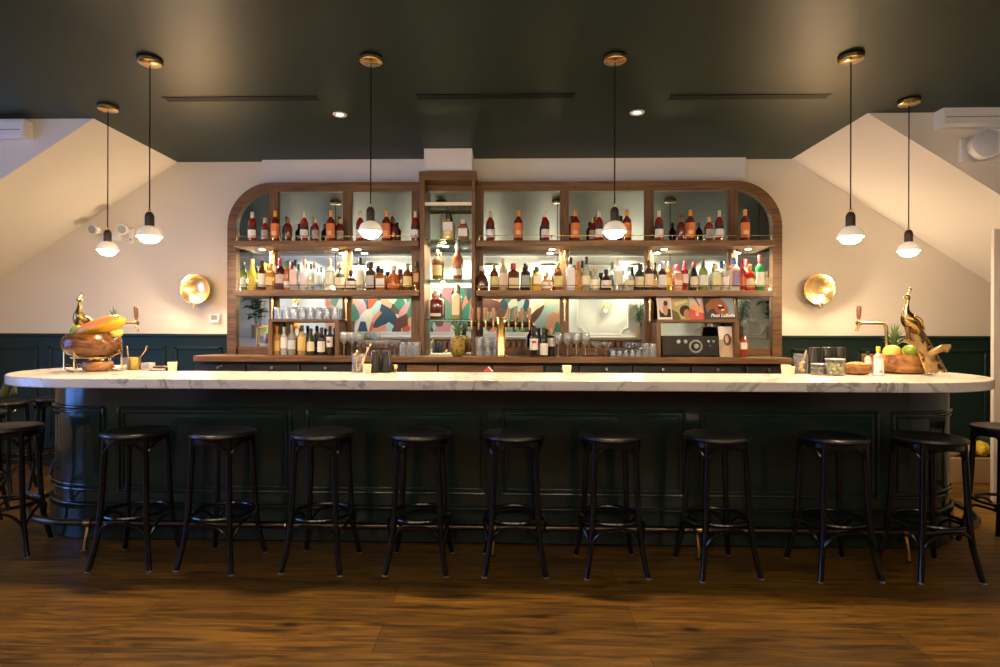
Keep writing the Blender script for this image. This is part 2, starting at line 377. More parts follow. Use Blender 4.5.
# ------------------------------------------------------------ pendants
def make_pendant(drop):
    t = thing('pendant_light', '', 'pendant light', (0, 0, H), group='pendant lights over the bar')
    MB().lathe([(.001, 0), (.078, 0), (.078, -.010), (.001, -.010)], 28).build('ceiling_plate', BLACK, t)
    MB().lathe([(.001, -.010), (.074, -.010), (.074, -.028), (.070, -.031), (.001, -.031)], 28).build('canopy', BRASS, t)
    MB().tube([(0, 0, -.04), (0, 0, -drop)], .0045, 6).build('cord', BLACK, t)
    z = -drop
    MB().lathe([(.001, z + .012), (.009, z + .010), (.009, z - .006), (.001, z - .006)], 10).build('cord_grip', BRASS, t)
    MB().lathe([(.001, z - .004), (.016, z - .008), (.026, z - .022), (.029, z - .038), (.029, z - .100), (.001, z - .100)], 20).build('socket', DARKWD, t)
    MB().lathe([(.028, z - .094), (.046, z - .101), (.064, z - .116), (.077, z - .140), (.080, z - .156), (.076, z - .160), (.060, z - .150)], 28, cap=False).build('shade', OPAL, t)
    MB().lathe([(.060, z - .146), (.063, z - .160), (.060, z - .174), (.048, z - .188), (.030, z - .196), (.001, z - .199)], 24, cap=False).build('bulb', BULB, t)
    return t
protoP = {}
PEND = [(371, 56, 3.55, 206, 'pendant light left of the central tower'), (615, 55, 3.55, 206, 'pendant light right of the central tower'),
        (150, 57.5, 3.5, 211, 'inner pendant light at the left end of the bar'), (851, 54, 3.5, 211, 'inner pendant light at the right end of the bar'),
        (108, 104.5, None, 229, 'outer pendant light at the left end of the bar, hung further back'), (909, 98.5, None, 229, 'outer pendant light at the right end of the bar, hung further back')]
for px, py, Yp, pys, lb in PEND:
    p = at(px, py + 1.5, Z=H)
    drop = H - at(px, pys, Y=p.y).z
    t = make_pendant(drop); t.location = p; t.scale = (.92, .92, 1); t['label'] = lb

# ------------------------------------------------------------ wall sconces
def sconce(px, py, Y, lb, flip=1, es=20, front=False):
    if front:
        p = Vector((xm(px), YF, zm(py)))
    else: p = at(px, py, Y=Y - .14); p.y = Y
    t = thing('wall_sconce', lb, 'wall lamp', p, PI if front else 0, group='brass dish wall sconces')
    if front: t.scale = (.55, .8, .55)
    r = .145
    MB().tube([(0, 0, 0), (0, -.016, 0)], .05, 20).build('wall_plate', BRASS, t)
    MB().tube([(0, -.01, 0), (0, -.075, 0)], .012, 10).build('arm', BRASS, t)
    d = MB(); prof = [(.001, 0), (.05, .004), (.10, .016), (.135, .036), (r, .050), (r + .002, .046), (.137, .030), (.10, .010), (.05, -.003), (.001, -.006)]
    d.lathe(prof, 36)
    d.v = [(x, -.075 - z, y) for x, y, z in d.v]
    d.build('dish', BRASS, t)
    MB().tube([(0, -.08, -r * .55), (0, -.15, -r * .8), (0, -.15, -.128)], .008, 8).build('lamp_arm', BRASS, t)
    MB().lathe([(.001, -.180), (.014, -.180), (.017, -.124), (.001, -.124)], 14, c=(0, -.150, 0)).build('lamp_holder', BRASS, t)
    MB().ell((0, -.150, -.092), .028, .028, .034).build('bulb', mat('sconce_bulb', (1, 1, 1), emit=(1, .76, .5), es=es * 17), t)
    return t
sconce(194, 289, D, 'round brass dish wall sconce left of the back bar')
sconce(820.5, 289, D, 'round brass dish wall sconce right of the back bar')
sconce(297, 303, D, 'brass wall sconce on the white wall reflected in the left mirror', front=True)
sconce(605, 308, D, 'brass wall sconce on the white wall reflected in the right mirror', front=True)

# ------------------------------------------------------------ small wall fittings
p = at(215.5, 318, Y=D)
t = thing('thermostat', 'small white thermostat on the cream wall beside the wooden arch', 'thermostat', p)
bx(-.048, .048, -.022, 0, -.048, .048).build('housing', WHITEP, t, bevel=.006)
bx(-.036, .028, -.024, -.021, -.02, .026).build('display', mat('grey_display', (.25, .26, .25), .3), t)
p = at(114.5, 231, Y=D)
t = thing('emergency_light', 'white emergency light with two round heads behind the left pendants', 'emergency light', p)
bx(-.08, .09, -.05, 0, -.10, .0).build('housing', WHITEP, t, bevel=.012)
for sx in (-1, 1):
    c = Vector((sx * .135, -.075, 0))
    h = MB().tube([c + Vector((0, .06, 0)), c + Vector((sx * .01, -.01, 0)), c + Vector((sx * .014, -.035, -.004))], [.03, .052, .055], 20).build('lamp_head', WHITEP, t)
    MB().tube([c + Vector((sx * .014, -.0345, -.004)), c + Vector((sx * .015, -.039, -.005))], .040, 20).build('lens', mat('grey_lens', (.35, .35, .35), .2), h)
p = at(132.5, 236, Y=D)
t = thing('wall_chime_box', 'narrow upright white box beside the emergency light', 'wall box', p)
bx(-.022, .022, -.03, 0, -.075, .075).build('housing', WHITEP, t, bevel=.008)
bx(-.012, .012, -.032, -.029, -.05, -.03).build('vent', mat('grey_lens', (0, 0, 0)), t)

def cornice(x0, x1, zt, zb, lb, rz=0):
    t = thing('wall_air_conditioner', lb, 'air conditioner', ((x0 + x1) / 2, YD, zb))
    w = (x1 - x0) / 2; h = zt - zb
    prof = [(0, h), (-.085, h), (-.095, h * .8), (-.093, h * .2), (-.075, 0), (0, 0)]
    MB().prism(prof, 'x', -w, w).build('casing', WHITEP, t, smooth=False, bevel=.006)
    bx(-w + .02, w - .02, -.098, -.088, h * .36, h * .40).build('seam', mat('grey_lens', (0, 0, 0)), t)
    MB().prism([(-.090, h * .16), (-.07, 0.02), (-.075, -.008), (-.098, h * .12)], 'x', -w + .03, w - .03).build('louvre', WHITEP, t)
cornice(at(-70, 114, Y=YD).x, at(33, 114, Y=YD).x, za(115.5, 4.36), za(134, 4.36), 'white wall air conditioner on the cool-lit gable at the left')
cornice(at(934, 108, Y=YD).x, at(1040, 108, Y=YD).x, za(107, 4.36), za(129, 4.36), 'white wall air conditioner above the round fixture at the right')
p = at(990, 144, Y=4.3)
t = thing('wall_speaker', 'round white loudspeaker on a wall bracket under the right air conditioner', 'speaker', (p.x, YD, p.z))
bx(-.12, .20, -.02, 0, -.10, .08).build('bracket', WHITEP, t, bevel=.005)
MB().tube([(0, -.01, 0), (-.01, -.08, 0), (-.03, -.17, 0)], [.05, .10, .105], 28).build('housing', WHITEP, t)
MB().tube([(-.0302, -.169, 0), (-.031, -.176, 0)], [.10, .09], 28).build('grille', mat('grille_white', (.6, .6, .62), .6, bump=.5, vscale=200), t)
# ------------------------------------------------------------ the bar
BH = 1.062; MT = 0.058
MXL, MXR, MR, MY = -2.47, 0, 0.76, 3.98
def solve_end(px, r, yc, sgn):
    """x of a round end's centre so that its side touches the sight line through px"""
    k = at(px, 385, Y=1.0).x
    n = math.sqrt(1 + k * k)
    return k * yc - sgn * r * n
MXL = solve_end(4.5, MR, MY, -1); MXR = solve_end(995, MR, MY, 1)
def stadium(xl, xr, yf, r, ycen, lip=None, n=22, cut=0):
    """front line at yf, round ends, then back (with the working side stepped in at lip)"""
    pts = []
    A = PI if not cut else PI - math.asin(cut / r)
    for k in range(n + 1): a = -PI / 2 - A * k / n; pts.append((xl + r * math.cos(a), ycen + r * math.sin(a)))
    if lip:
        e0, e1 = pts[-1][0], xr + cut
        pts += [(e0, lip + .1), (e0 + .1, lip), (e1 - .1, lip), (e1, lip + .1)]
    for k in range(n + 1): a = -PI / 2 + A - A * k / n; pts.append((xr + r * math.cos(a), ycen + r * math.sin(a)))
    return pts
bar = thing('bar_counter', 'long dark green panelled bar with rounded ends under a pale marble top', 'bar counter', (0, 3.9, 0))
def loc(poly, dy=3.9): return [(x, y - dy) for x, y in poly]
tp = MB().prism(loc(stadium(MXL, MXR, MY - MR, MR, MY, 3.86, cut=.38)), 'z', BH - MT, BH).build('countertop', MARBLE, bar, smooth=True, bevel=.007, ang=30)
BR, BYF = .50, 3.60
BXL = solve_end(53.5, BR, BYF + BR, -1); BXR = solve_end(950, BR, BYF + BR, 1)
MB().prism(loc(stadium(BXL, BXR, BYF, BR, BYF + BR, 3.80, cut=.3)), 'z', 0, BH - MT).build('body', GREEN, bar, ang=30)
def around(off, z, r, name, m, closed=False):
    rr = BR + off; n = 24; pts = []
    for k in range(n + 1): a = PI + PI / 2 * k / n - PI / 2 * 0; 
    pts = [(BXL + rr * math.cos(a), BYF + BR + rr * math.sin(a), z) for a in [PI / 2 + PI * k / n for k in range(n + 1)]]
    pts += [(BXR + rr * math.cos(a), BYF + BR + rr * math.sin(a), z) for a in [-PI / 2 + PI * k / n for k in range(n + 1)]]
    return MB().tube([(x, y - 3.9, zz) for x, y, zz in pts], r, 8).build(name, m, bar)
ZT, ZB = za(410.5, BYF - .01, 490), za(494, BYF - .01, 490)
# base board
base = MB().prism(loc(stadium(BXL, BXR, BYF - .022, BR + .022, BYF + BR, 3.80, cut=.3)), 'z', 0, .235).build('plinth', GREEN, bar, bevel=.012, ang=30)
# panel mouldings on the front
xs_ = lambda px: at(px, 450, Y=BYF).x
for a, b in ((119, 291), (308, 485.5), (503, 684), (701, 877)):
    x0, x1 = xs_(a), xs_(b); m = MB()
    for o_, r_ in ((0, .010), (.030, .006)):
        m.tube([(x0 + o_, BYF - .303 - .6 * 0 - 3.6 + 0, 0)] * 0 or [(x0 + o_, BYF - 3.9 - .004, ZT - o_), (x1 - o_, BYF - 3.9 - .004, ZT - o_)], r_, 8)
        m.tube([(x0 + o_, BYF - 3.9 - .004, ZB + o_), (x1 - o_, BYF - 3.9 - .004, ZB + o_)], r_, 8)
        m.tube([(x0 + o_, BYF - 3.9 - .004, ZB + o_), (x0 + o_, BYF - 3.9 - .004, ZT - o_)], r_, 8)
        m.tube([(x1 - o_, BYF - 3.9 - .004, ZB + o_), (x1 - o_, BYF - 3.9 - .004, ZT - o_)], r_, 8)
    m.build('panel_moulding', GREEN, bar)
# curved mouldings on both round ends
def endmould(xc, sgn, x_seam):
    m = MB()
    for o_, r_ in ((0, .011), (.030, .007)):
        for z in (ZT - o_, ZB + o_):
            pts = [(x_seam, BYF - 3.9 - .004, z)]
            for k in range(0, 21):
                a = -PI / 2 + sgn * PI * .78 * k / 20
                pts.append((xc + (BR + .004) * math.cos(a), BYF + BR + (BR + .004) * math.sin(a) - 3.9, z))
            m.tube(pts, r_, 8)
        m.tube([(x_seam - sgn * 0 + (o_ * sgn), BYF - 3.904, ZB + o_), (x_seam + o_ * sgn, BYF - 3.904, ZT - o_)], r_, 8)
    m.build('end_moulding', GREEN, bar)
endmould(BXL, -1, xs_(104)); endmould(BXR, 1, xs_(893))
# foot rail with brass brackets
RY, RZ = .185, .165
t = thing('foot_rail', 'dark metal foot rail on brass brackets along the foot of the bar', 'foot rail', (0, 3.9, 0))
rr = BR + RY; n = 20
pts = [(BXL + (BR + .10) * math.cos(a), BYF + BR + rr * math.sin(a) - 3.9, RZ) for a in [PI * .75 + PI * .75 * k / n for k in range(n + 1)]]
pts += [(BXR + (BR + .10) * math.cos(a), BYF + BR + rr * math.sin(a) - 3.9, RZ) for a in [-PI / 2 + PI * .75 * k / n for k in range(n + 1)]]
MB().tube(pts, .021, 12).build('rail', mat('rail_bronze', (.10, .075, .05), .28, metal=1), t)
for px in (89, 289, 493, 697, 905):
    x = at(px, 528, Y=BYF - RY).x; y = BYF - RY - 3.9
    MB().tube([(x - .02, y, RZ), (x + .02, y, RZ)], .029, 14).tube([(x, y + .185, .13), (x, y + .10, .15), (x, y, RZ)], .010, 8).tube([(x, y, RZ), (x, y - .012, .12), (x, y - .03, .06), (x, y - .035, .012), (x, y - .04, .001)], [.010, .010, .010, .012, .022], 8).build('bracket', BRASSD, t)

# ------------------------------------------------------------ stools
SH = .76
def make_stool():
    t = thing('bar_stool', '', 'bar stool', group='black bentwood bar stools')
    MB().lathe([(.001, SH - .012), (.10, SH - .010), (.150, SH - .002), (.168, SH), (.180, SH - .006), (.183, SH - .016), (.178, SH - .026), (.001, SH - .028)], 36).build('seat', SEATM, t)
    MB().lathe([(.158, SH - .028), (.166, SH - .030), (.166, SH - .056), (.158, SH - .058), (.150, SH - .056), (.150, SH - .028)], 32, cap=False).build('seat_ring', BLACKW, t)
    q = 1 / math.sqrt(2)
    def P(a, r, z): return Vector((r * math.cos(a), r * math.sin(a), z))
    rad = [(SH - .03, .158), (.60, .164), (.42, .173), (.28, .183), (.18, .194), (.10, .212), (.04, .226), (.004, .238)]
    def legr(z):
        for (z0, r0), (z1, r1) in zip(rad, rad[1:]):
            if z1 <= z <= z0: return r0 + (r1 - r0) * (z0 - z) / (z0 - z1)
        return rad[0][1]
    for k in range(4):
        a = PI / 4 + k * PI / 2
        pts = [P(a, r, z) for z, r in rad]
        leg = MB().tube(pts, [.016, .0165, .0165, .016, .0155, .015, .0145, .014], 10).build('leg', BLACKW, t)
        MB().lathe([(.014, 0), (.015, .002), (.015, .005), (.013, .006)], 10, c=(P(a, .2385, 0))).build('foot_cap', mat('foot_cap_grey', (.3, .3, .28), .5), leg)
    for k in range(4):
        a0 = PI / 4 + k * PI / 2; a1 = a0 + PI / 2
        def arch(zl, zt, name, rr, inset=0):
            A = P(a0, legr(zl) - inset, zl); B = P(a1, legr(zl) - inset, zl); pts = []
            for j in range(15):
                s_ = j / 14; e = math.sin(PI * s_) ** .55
                ang = a0 + (a1 - a0) * (0.5 - 0.5 * math.cos(PI * s_)) if False else a0 + (a1 - a0) * s_
                w = abs(2 * s_ - 1); x = 0.5 + 0.5 * (1 if s_ > .5 else -1) * (w ** 0.6)
                p = A.lerp(B, x); p.z = zl + (zt - zl) * (1 - w ** 2.2)
                bulge = (1 - w ** 2) * .035
                d = Vector((math.cos((a0 + a1) / 2), math.sin((a0 + a1) / 2), 0)); p += d * bulge
                pts.append(p)
            MB().tube(pts, rr, 8).build(name, BLACKW, t)
        arch(SH - .125, SH - .052, 'seat_brace', .0085)
        arch(.165, .268, 'foot_brace', .0085)
    MB().tube([P(2 * PI * k / 32, .165, .292) for k in range(32)], .0105, 8, closed=True).build('foot_ring', BLACKW, t)
    return t
st0 = make_stool(); used = [0]
def stool(px, Y, rz, lb, X=None):
    x = at(px, 432, Y=Y).x if X is None else X
    if not used[0]:
        used[0] = 1; st0.location = (x, Y, 0); st0.rotation_euler = (0, 0, math.radians(rz)); st0['label'] = lb; return st0
    return dup(st0, (x, Y, 0), math.radians(rz), lb)
SY = 3.27
for px, rz, lb in ((137, 3, 'front row bar stool next to the rounded left end of the bar'), (223, -8, 'second bar stool from the left in the front row, turned slightly'),
                   (322.5, -4, 'third bar stool from the left in the front row'), (420.5, 0, 'front row bar stool under the left edge of the central tower'),
                   (514.5, 1, 'front row bar stool in front of the brass beer tap column'), (610.5, 3, 'front row bar stool under the right central pendant light'),
                   (716.5, 8, 'front row bar stool below the record sleeves'), (832, 3, 'front row bar stool below the black shakers at the right'),
                   (928, 2, 'rightmost full stool of the front row, below the fruit bowl')):
    stool(px, SY, rz, lb)
stool(7, 3.38, 20, 'nearest bar stool at the left frame edge, cut off by it')
stool(-26, 3.95, 35, 'dark bar stool behind the nearest one at the left frame edge')
stool(2, 4.55, 10, 'bar stool beside the left panelling, farther back under the marble end')
stool(57, 4.86, 30, 'bar stool far back behind the rounded left end of the bar')
stool(80, 5.34, 12, 'rearmost bar stool by the panelling, mostly hidden by the bar end')
stool(1007, 3.62, 15, 'bar stool at the right frame edge beyond the rounded bar end')

# ------------------------------------------------------------ back counter
BT = 1.118; BF = 4.97
cx0, cx1 = at(193, 360, Y=BF).x, at(793, 362, Y=BF).x
t = thing('back_counter', 'walnut worktop and cupboards of the back bar behind the marble bar', 'counter', (0, 5.2, 0))
bx(cx0, cx1, BF - 5.2, D - .03 - 5.2, BT - .052, BT).build('worktop', WAL, t, bevel=.005)
bx(cx0 + .02, cx1 - .02, BF + .10 - 5.2, D - .06 - 5.2, .10, BT - .052).build('carcass', mat('carcass_dark', (.02, .014, .01), .5), t)
bx(cx0 + .05, cx1 - .05, BF + .16 - 5.2, D - .1 - 5.2, 0, .10).build('plinth', BLACK, t)
STEEL = mat('steel', (.55, .55, .56), .25, metal=1)
xb = lambda px: at(px, 368, Y=BF + .06).x
for a, b, kind in ((195, 245, 'd'), (247, 299, 'd'), (301, 352, 'd'), (354, 405, 'd'), (407, 437, 'w'), (439, 491, 'w'), (493, 543, 'w'), (546, 578, 'd'), (580, 632, 'd'), (634, 690, 'd'), (692, 741, 'd'), (747, 788, 'd')):
    x0, x1 = xb(a), xb(b)
    d = bx(x0, x1, BF + .055 - 5.2, BF + .10 - 5.2, .12, BT - .075).build('drawer' if kind == 'w' else 'fridge_door', WAL if kind == 'w' else mat('fridge_black', (.018, .017, .016), .35), t, bevel=.004)
    if kind == 'd':
        xk = (x0 + x1) / 2
        MB().tube([(xk, BF + .055 - 5.2, BT - .105), (xk, BF + .02 - 5.2, BT - .105)], .014, 12).build('knob', STEEL, d)
# ------------------------------------------------------------ back bar frame with arch, mirrors, shelves
FY0, FY1 = 5.375, 5.54
t = thing('back_bar_shelving', 'walnut back bar frame with rounded top corners, mirror back and two shelves', 'shelving unit', (0, FY1, BT))
o_ = Vector((0, FY1, BT))
ztop = za(181.5, FY0, 500); x0f, x1f = xa(227, FY0), xa(782, FY0); fw = .086; rc = .43
def arch_pts(i):
    z1 = ztop - i - BT; a, b = x0f + i, x1f - i; r = rc - i; n = 12
    p = [(a, 0)] + [(a + r - r * math.cos(PI / 2 * k / n), z1 - r + r * math.sin(PI / 2 * k / n)) for k in range(n + 1)]
    p += [(b - r + r * math.sin(PI / 2 * k / n), z1 - r + r * math.cos(PI / 2 * k / n)) for k in range(n + 1)] + [(b, 0)]
    return p
op, ip = arch_pts(0), arch_pts(fw); m = MB(); n = len(op)
vs = []
for y in (FY0 - FY1, -.001): vs += [(x, y, z) for x, z in op] + [(x, y, z) for x, z in ip]
fs = []
for k in range(n - 1):
    fs += [(k, k + 1, n + k + 1, n + k), (2 * n + k, 3 * n + k, 3 * n + k + 1, 2 * n + k + 1), (k, 2 * n + k, 2 * n + k + 1, k + 1), (n + k, n + k + 1, 3 * n + k + 1, 3 * n + k)]
fs += [(0, n, 3 * n, 2 * n), (n - 1, 3 * n - 1, 4 * n - 1, 2 * n - 1)]
m.add(vs, fs).build('frame', WAL, t, ang=25)
zr = za(347.5, FY0, 500) - BT
ups = [(268.5, 277.5), (342, 351), (472.5, 483), (560, 569), (645, 654), (728.5, 738)]
xmir = [x0f + .02] + [0] * 0
for a, b in ups:
    bx(xa(a, FY0), xa(b, FY0), FY0 + .008 - FY1, -.001, 0, ztop - BT - .05).build('upright', WALZ, t, bevel=.004)
bx(xa(411, FY0), xa(421, FY0), FY0 + .008 - FY1, -.001, 0, ztop - BT - .05).build('upright', WALZ, t, bevel=.004)
for a, b in ((x0f + fw, xa(421, FY0)), (xa(472, FY0), x1f - fw)):
    bx(a, b, FY0 + .03 - FY1, -.001, 0, zr).build('bottom_rail', WAL, t, bevel=.004)
def ztop_in(x):
    i = fw - .03; a, b = x0f + i, x1f - i; r = rc - i; z1 = ztop - i - BT
    if x < a + r: return z1 - r + math.sqrt(max(0, r * r - (a + r - x) ** 2))
    if x > b - r: return z1 - r + math.sqrt(max(0, r * r - (x - b + r) ** 2))
    return z1
edges = [x0f + fw - .03] + [xa((a + b) / 2, FY0) for a, b in ups[:2]] + [xa(416, FY0)] + [xa(477, FY0)] + [xa((a + b) / 2, FY0) for a, b in ups[3:]] + [x1f - fw + .03]
pairs = [(edges[0], edges[1]), (edges[1], edges[2]), (edges[2], edges[3]), (edges[4], edges[5]), (edges[5], edges[6]), (edges[6], edges[7]), (edges[7], edges[8])]
for a, b in pairs:
    xs2 = [a + (b - a) * k / 14 for k in range(15)]
    poly = [(a, zr - .02), (b, zr - .02)] + [(x, ztop_in(x)) for x in xs2[::-1]]
    MB().prism(poly, 'y', MYR - FY1, MYR - FY1 + .009).build('mirror_panel', MIRROR, t, smooth=False)
# shelves
SF = 5.16
SHELF = {}
for nm, yt, yb in (('upper', 240.3, 246.2), ('lower', 290.0, 296.0)):
    z1 = za(yt, SF, 500) ; z0 = za(yb, SF, 500)
    SHELF[nm] = z1
    for a, b, e in ((233, 418, 'l'), (476, 775, 'r')):
        xl, xr = xa(a, SF), xa(b, SF)
        s_ = bx(xl, xr, SF - FY1, MYR - FY1 - .004, z0 - BT, z1 - BT).build('shelf', WAL, t, bevel=.004)
        rz_ = z1 - BT + .045; ry = SF + .02 - FY1
        cnt = 3 if e == 'l' else 5; m = MB()
        m.tube([(xl + .02, ry, rz_), (xr - .02, ry, rz_)], .0035, 8)
        m.build('gallery_rail', BRASS, s_)
        for k in range(cnt):
            xx = xl + .025 + (xr - xl - .05) * k / (cnt - 1)
            MB().lathe([(.011, 0), (.011, .006), (.005, .010), (.005, .040), (.008, .045), (.005, .052), (.001, .053)], 10, c=(xx, ry, z1 - BT)).build('rail_post', BRASS, s_)
for (a, b) in ups[:2] + ups[3:]:
    x = xa((a + b) / 2, FY0)
    for yt, yb in ((247, 261), (298, 321)):
        z1, z0 = za(yt, FY0 - .02, 500) - BT, za(yb, FY0 - .02, 500) - BT
        MB().tube([(x, FY0 - FY1 - .018, z0), (x, FY0 - FY1 - .018, z1)], .012, 10).tube([(x, FY0 - FY1 + .01, z1 - .03), (x, FY0 - FY1 - .02, z1 - .03)], .018, 10).build('brass_bracket', BRASS, t)
# puck lights under the upper shelf
PUCKM = mat('puck_glow', (1, 1, 1), emit=(1, .86, .68), es=9)
zu = za(246.2, SF, 500)
for px, ds in ((262, 'left end of the upper shelf'), (335, 'upper shelf left of the second upright'), (358, 'upper shelf beside the left middle pendant'), (552, 'upper shelf right of the tap tower'), (664, 'upper shelf above the dark aperitif bottles'), (748, 'right end of the upper shelf')):
    x = xa(px, 5.29)
    u = thing('puck_light', 'small glowing puck light under the ' + ds, 'shelf light', (x, 5.29, zu), group='puck lights under the upper shelf')
    MB().lathe([(.034, 0), (.034, -.010), (.028, -.012)], 20, cap=False).build('housing', BRASS, u)
    MB().lathe([(.001, -.010), (.029, -.010)], 20).build('lens', PUCKM, u)
    l = bpy.data.lights.new('puck', 'AREA'); l.shape = 'DISK'; l.size = .05; l.energy = 2.6; l.color = (1, .86, .68)
    q = bpy.data.objects.new('puck_lamp', l); C.objects.link(q); q.parent = u; q.location = (0, 0, -.014)

# ------------------------------------------------------------ central tower
TY = 5.20
tw = thing('display_tower', 'tall narrow walnut display tower with glass shelves in the middle of the back bar', 'display cabinet', (0, FY1, BT))
tx0, tx1 = xa(419.5, TY), xa(475, TY); zt1 = za(171, TY - .02, 450) - BT; th = .044
for a, b in ((tx0, tx0 + th), (tx1 - th * .8, tx1)): bx(a, b, TY - FY1, -.012, 0, zt1 - .07).build('side_panel', WALZ, tw, bevel=.003)
bx(tx0 - .008, tx1 + .012, TY - .015 - FY1, -.012, zt1 - .08, zt1).build('top_panel', WAL, tw, bevel=.003)
bx(tx0 + .03, tx1 - .03, MYR - FY1, MYR - FY1 + .01, .001, zt1 - .09).build('mirror_panel', MIRROR, tw, smooth=False)
TSH = {}
for nm, py in (('top', 202.5), ('second', 239.5), ('third', 279), ('fourth', 319)):
    z = za(py, TY + .03, 450) - BT; TSH[nm] = z + BT
    bx(tx0 + th, tx1 - th * .8, TY + .015 - FY1, MYR - FY1 - .001, z - .010, z).build('glass_shelf', SHELFG, tw, smooth=False)
bx(tx0 + th, tx1 - th * .8, TY + .005 - FY1, TY + .02 - FY1, TSH['top'] - BT - .030, TSH['top'] - BT - .002).build('brass_strip', mat('strip_glow', (.9, .8, .6), .3, emit=(1, .85, .6), es=.0), tw, smooth=False)
u = thing('puck_light', 'glowing puck light under the second glass shelf of the display tower', 'shelf light', (xa(443, 5.29), 5.30, TSH['second'] - .010), group='tower puck light')
MB().lathe([(.034, 0), (.034, -.006), (.028, -.008)], 20, cap=False).build('housing', BRASS, u)
MB().lathe([(.001, -.006), (.029, -.006)], 20).build('lens', PUCKM, u)
u2 = dup(u, (xa(443, 5.29), 5.30, TSH['third'] - .010), 0, 'glowing puck light under the third glass shelf of the display tower')
for z in (TSH['second'] - .03, TSH['third'] - .03):
    l = bpy.data.lights.new('puck', 'AREA'); l.shape = 'DISK'; l.size = .05; l.energy = 2.0; l.color = (1, .86, .68)
    q = bpy.data.objects.new('tower_lamp', l); C.objects.link(q); q.parent = u if z > TSH['second'] - .05 else u2; q.location = (0, 0, -.012)

# ------------------------------------------------------------ cubbies
CY = 5.14
def cubby(a, b, ytop, lb, mid=None):
    x0, x1 = xa(a, CY), xa(b, CY); z1 = za(ytop, CY, 500) - BT; w = .04
    c = thing('cubby_shelf', lb, 'cubby shelf', ((x0 + x1) / 2, CY, BT)); h = (x1 - x0) / 2; dp = FY0 - CY - .002
    bx(-h, -h + w, 0, dp, 0, z1 - w * .0).build('side_panel', WALZ, c, bevel=.003)
    bx(h - w, h, 0, dp, 0, z1).build('side_panel', WALZ, c, bevel=.003)
    bx(-h - .0, h, -.004, dp, z1 - .022, z1 + .004).build('top_panel', WAL, c, bevel=.003)
    return x0, x1, z1 + .004 + BT
c1 = cubby(268, 339, 320, 'walnut cubby of spirits and wine bottles at the left of the back counter')
c2 = cubby(656.5, 739, 319.5, 'walnut cubby holding the radio at the right of the back counter')
# ------------------------------------------------------------ bottles
def prof(kind, H_, r):
    P = {'tall': [(0, 0), (.92, 0), (1, .02), (1, .60), (.93, .66), (.62, .73), (.36, .78), (.33, .82), (.32, .93)],
         'wine': [(0, 0), (.92, 0), (1, .02), (1, .60), (.94, .66), (.60, .72), (.40, .76), (.36, .80), (.36, .94)],
         'slope': [(0, 0), (.92, 0), (1, .02), (1, .42), (.90, .52), (.62, .66), (.42, .76), (.34, .84), (.33, .94)],
         'squat': [(0, 0), (.80, 0), (.96, .04), (1, .16), (1, .42), (.92, .55), (.66, .64), (.34, .69), (.28, .74), (.28, .90)],
         'square': [(0, 0), (.93, 0), (1, .03), (1, .62), (.92, .68), (.50, .73), (.36, .76), (.34, .90)],
         'taper': [(0, 0), (.74, 0), (.80, .02), (1, .58), (.94, .64), (.62, .70), (.36, .75), (.34, .92)]}[kind]
    return [(max(a * r, .0004), b * H_) for a, b in P]
CAPR = {'tall': (.40, .80), 'wine': (.42, .74), 'slope': (.40, .78), 'squat': (.42, .80), 'square': (.50, .80), 'taper': (.42, .80)}
LIQ = {}
def liq(col, opac=.8):
    n = 'liquid_%02x%02x%02x_%d' % (*[int(c * 255) for c in col], int(opac * 10))
    if n not in MATS:
        tint = tuple(min(1, .25 + 1.1 * c ** .5) for c in col)
        glassmat(n, tint, col, opac, .45)
    return MATS[n]
def plain(col, r=.45):
    n = 'paint_%02x%02x%02x' % tuple(int(c * 255) for c in col)
    return mat(n, col, r)
def bottle(x, y, z, H_, r, kind, body, cap, lab, labz=(.12, .50), emblem=None, label='', group=None, opac=.85, arc=150):
    sq = 6 if kind == 'square' else 0; n = 20
    t = thing('bottle', label, 'bottle', (x, y, z), R.uniform(-.15, .15), group)
    pr = prof(kind, H_, r)
    MB().lathe(pr, n, sq=sq).build('glass_body', liq(body, opac), t)
    cr, cz = CAPR[kind]; cr = cr * r
    MB().lathe([(cr * .95, cz * H_), (cr, cz * H_ + .002), (cr, H_ - .004), (cr * .85, H_), (.0004, H_)], 14, cap=False).build('cap', plain(cap), t)
    if lab:
        a0 = -PI / 2 - math.radians(arc / 2); rr = 1.012
        if sq: MB().box(-r * .86, r * .86, -r * rr - .0006, -r * rr * .99, labz[0] * H_, labz[1] * H_).build('label', plain(lab, .6), t)
        else:
            def rad_at(z):
                for (r0, z0), (r1, z1) in zip(pr, pr[1:]):
                    if z0 <= z <= z1 and z1 > z0: return r0 + (r1 - r0) * (z - z0) / (z1 - z0)
                return r
            zs = [labz[0] + (labz[1] - labz[0]) * k / 4 for k in range(5)]
            MB().lathe([(rad_at(q * H_) * rr + .0004, q * H_) for q in zs], 14, a0=a0, a1=a0 + math.radians(arc)).build('label', plain(lab, .6), t)
        if emblem:
            col, (e0, e1), w = emblem
            a0 = -PI / 2 - math.radians(w / 2)
            if sq: MB().box(-r * .4, r * .4, -r * rr - .0014, -r * rr, e0 * H_, e1 * H_).build('emblem', plain(col), t)
            else: MB().lathe([(r * rr + .0012, e0 * H_), (r * rr + .0012, e1 * H_)], 8, a0=a0, a1=a0 + math.radians(w)).build('emblem', plain(col), t)
    return t
MPX = lambda y: y / F_PX
RED = (.24, .018, .014); DKR = (.07, .012, .01); AMB = (.42, .13, .02); DAMB = (.16, .04, .012); CLR = (.75, .78, .76)
CREAMC = (.72, .62, .42); ORG = (.70, .20, .05); GOLD = (.62, .42, .12); BLK = (.012, .012, .012); GREY = (.33, .34, .33); WHT = (.78, .76, .72)
ORDW = ['first', 'second', 'third', 'fourth', 'fifth', 'sixth', 'seventh', 'eighth', 'ninth']
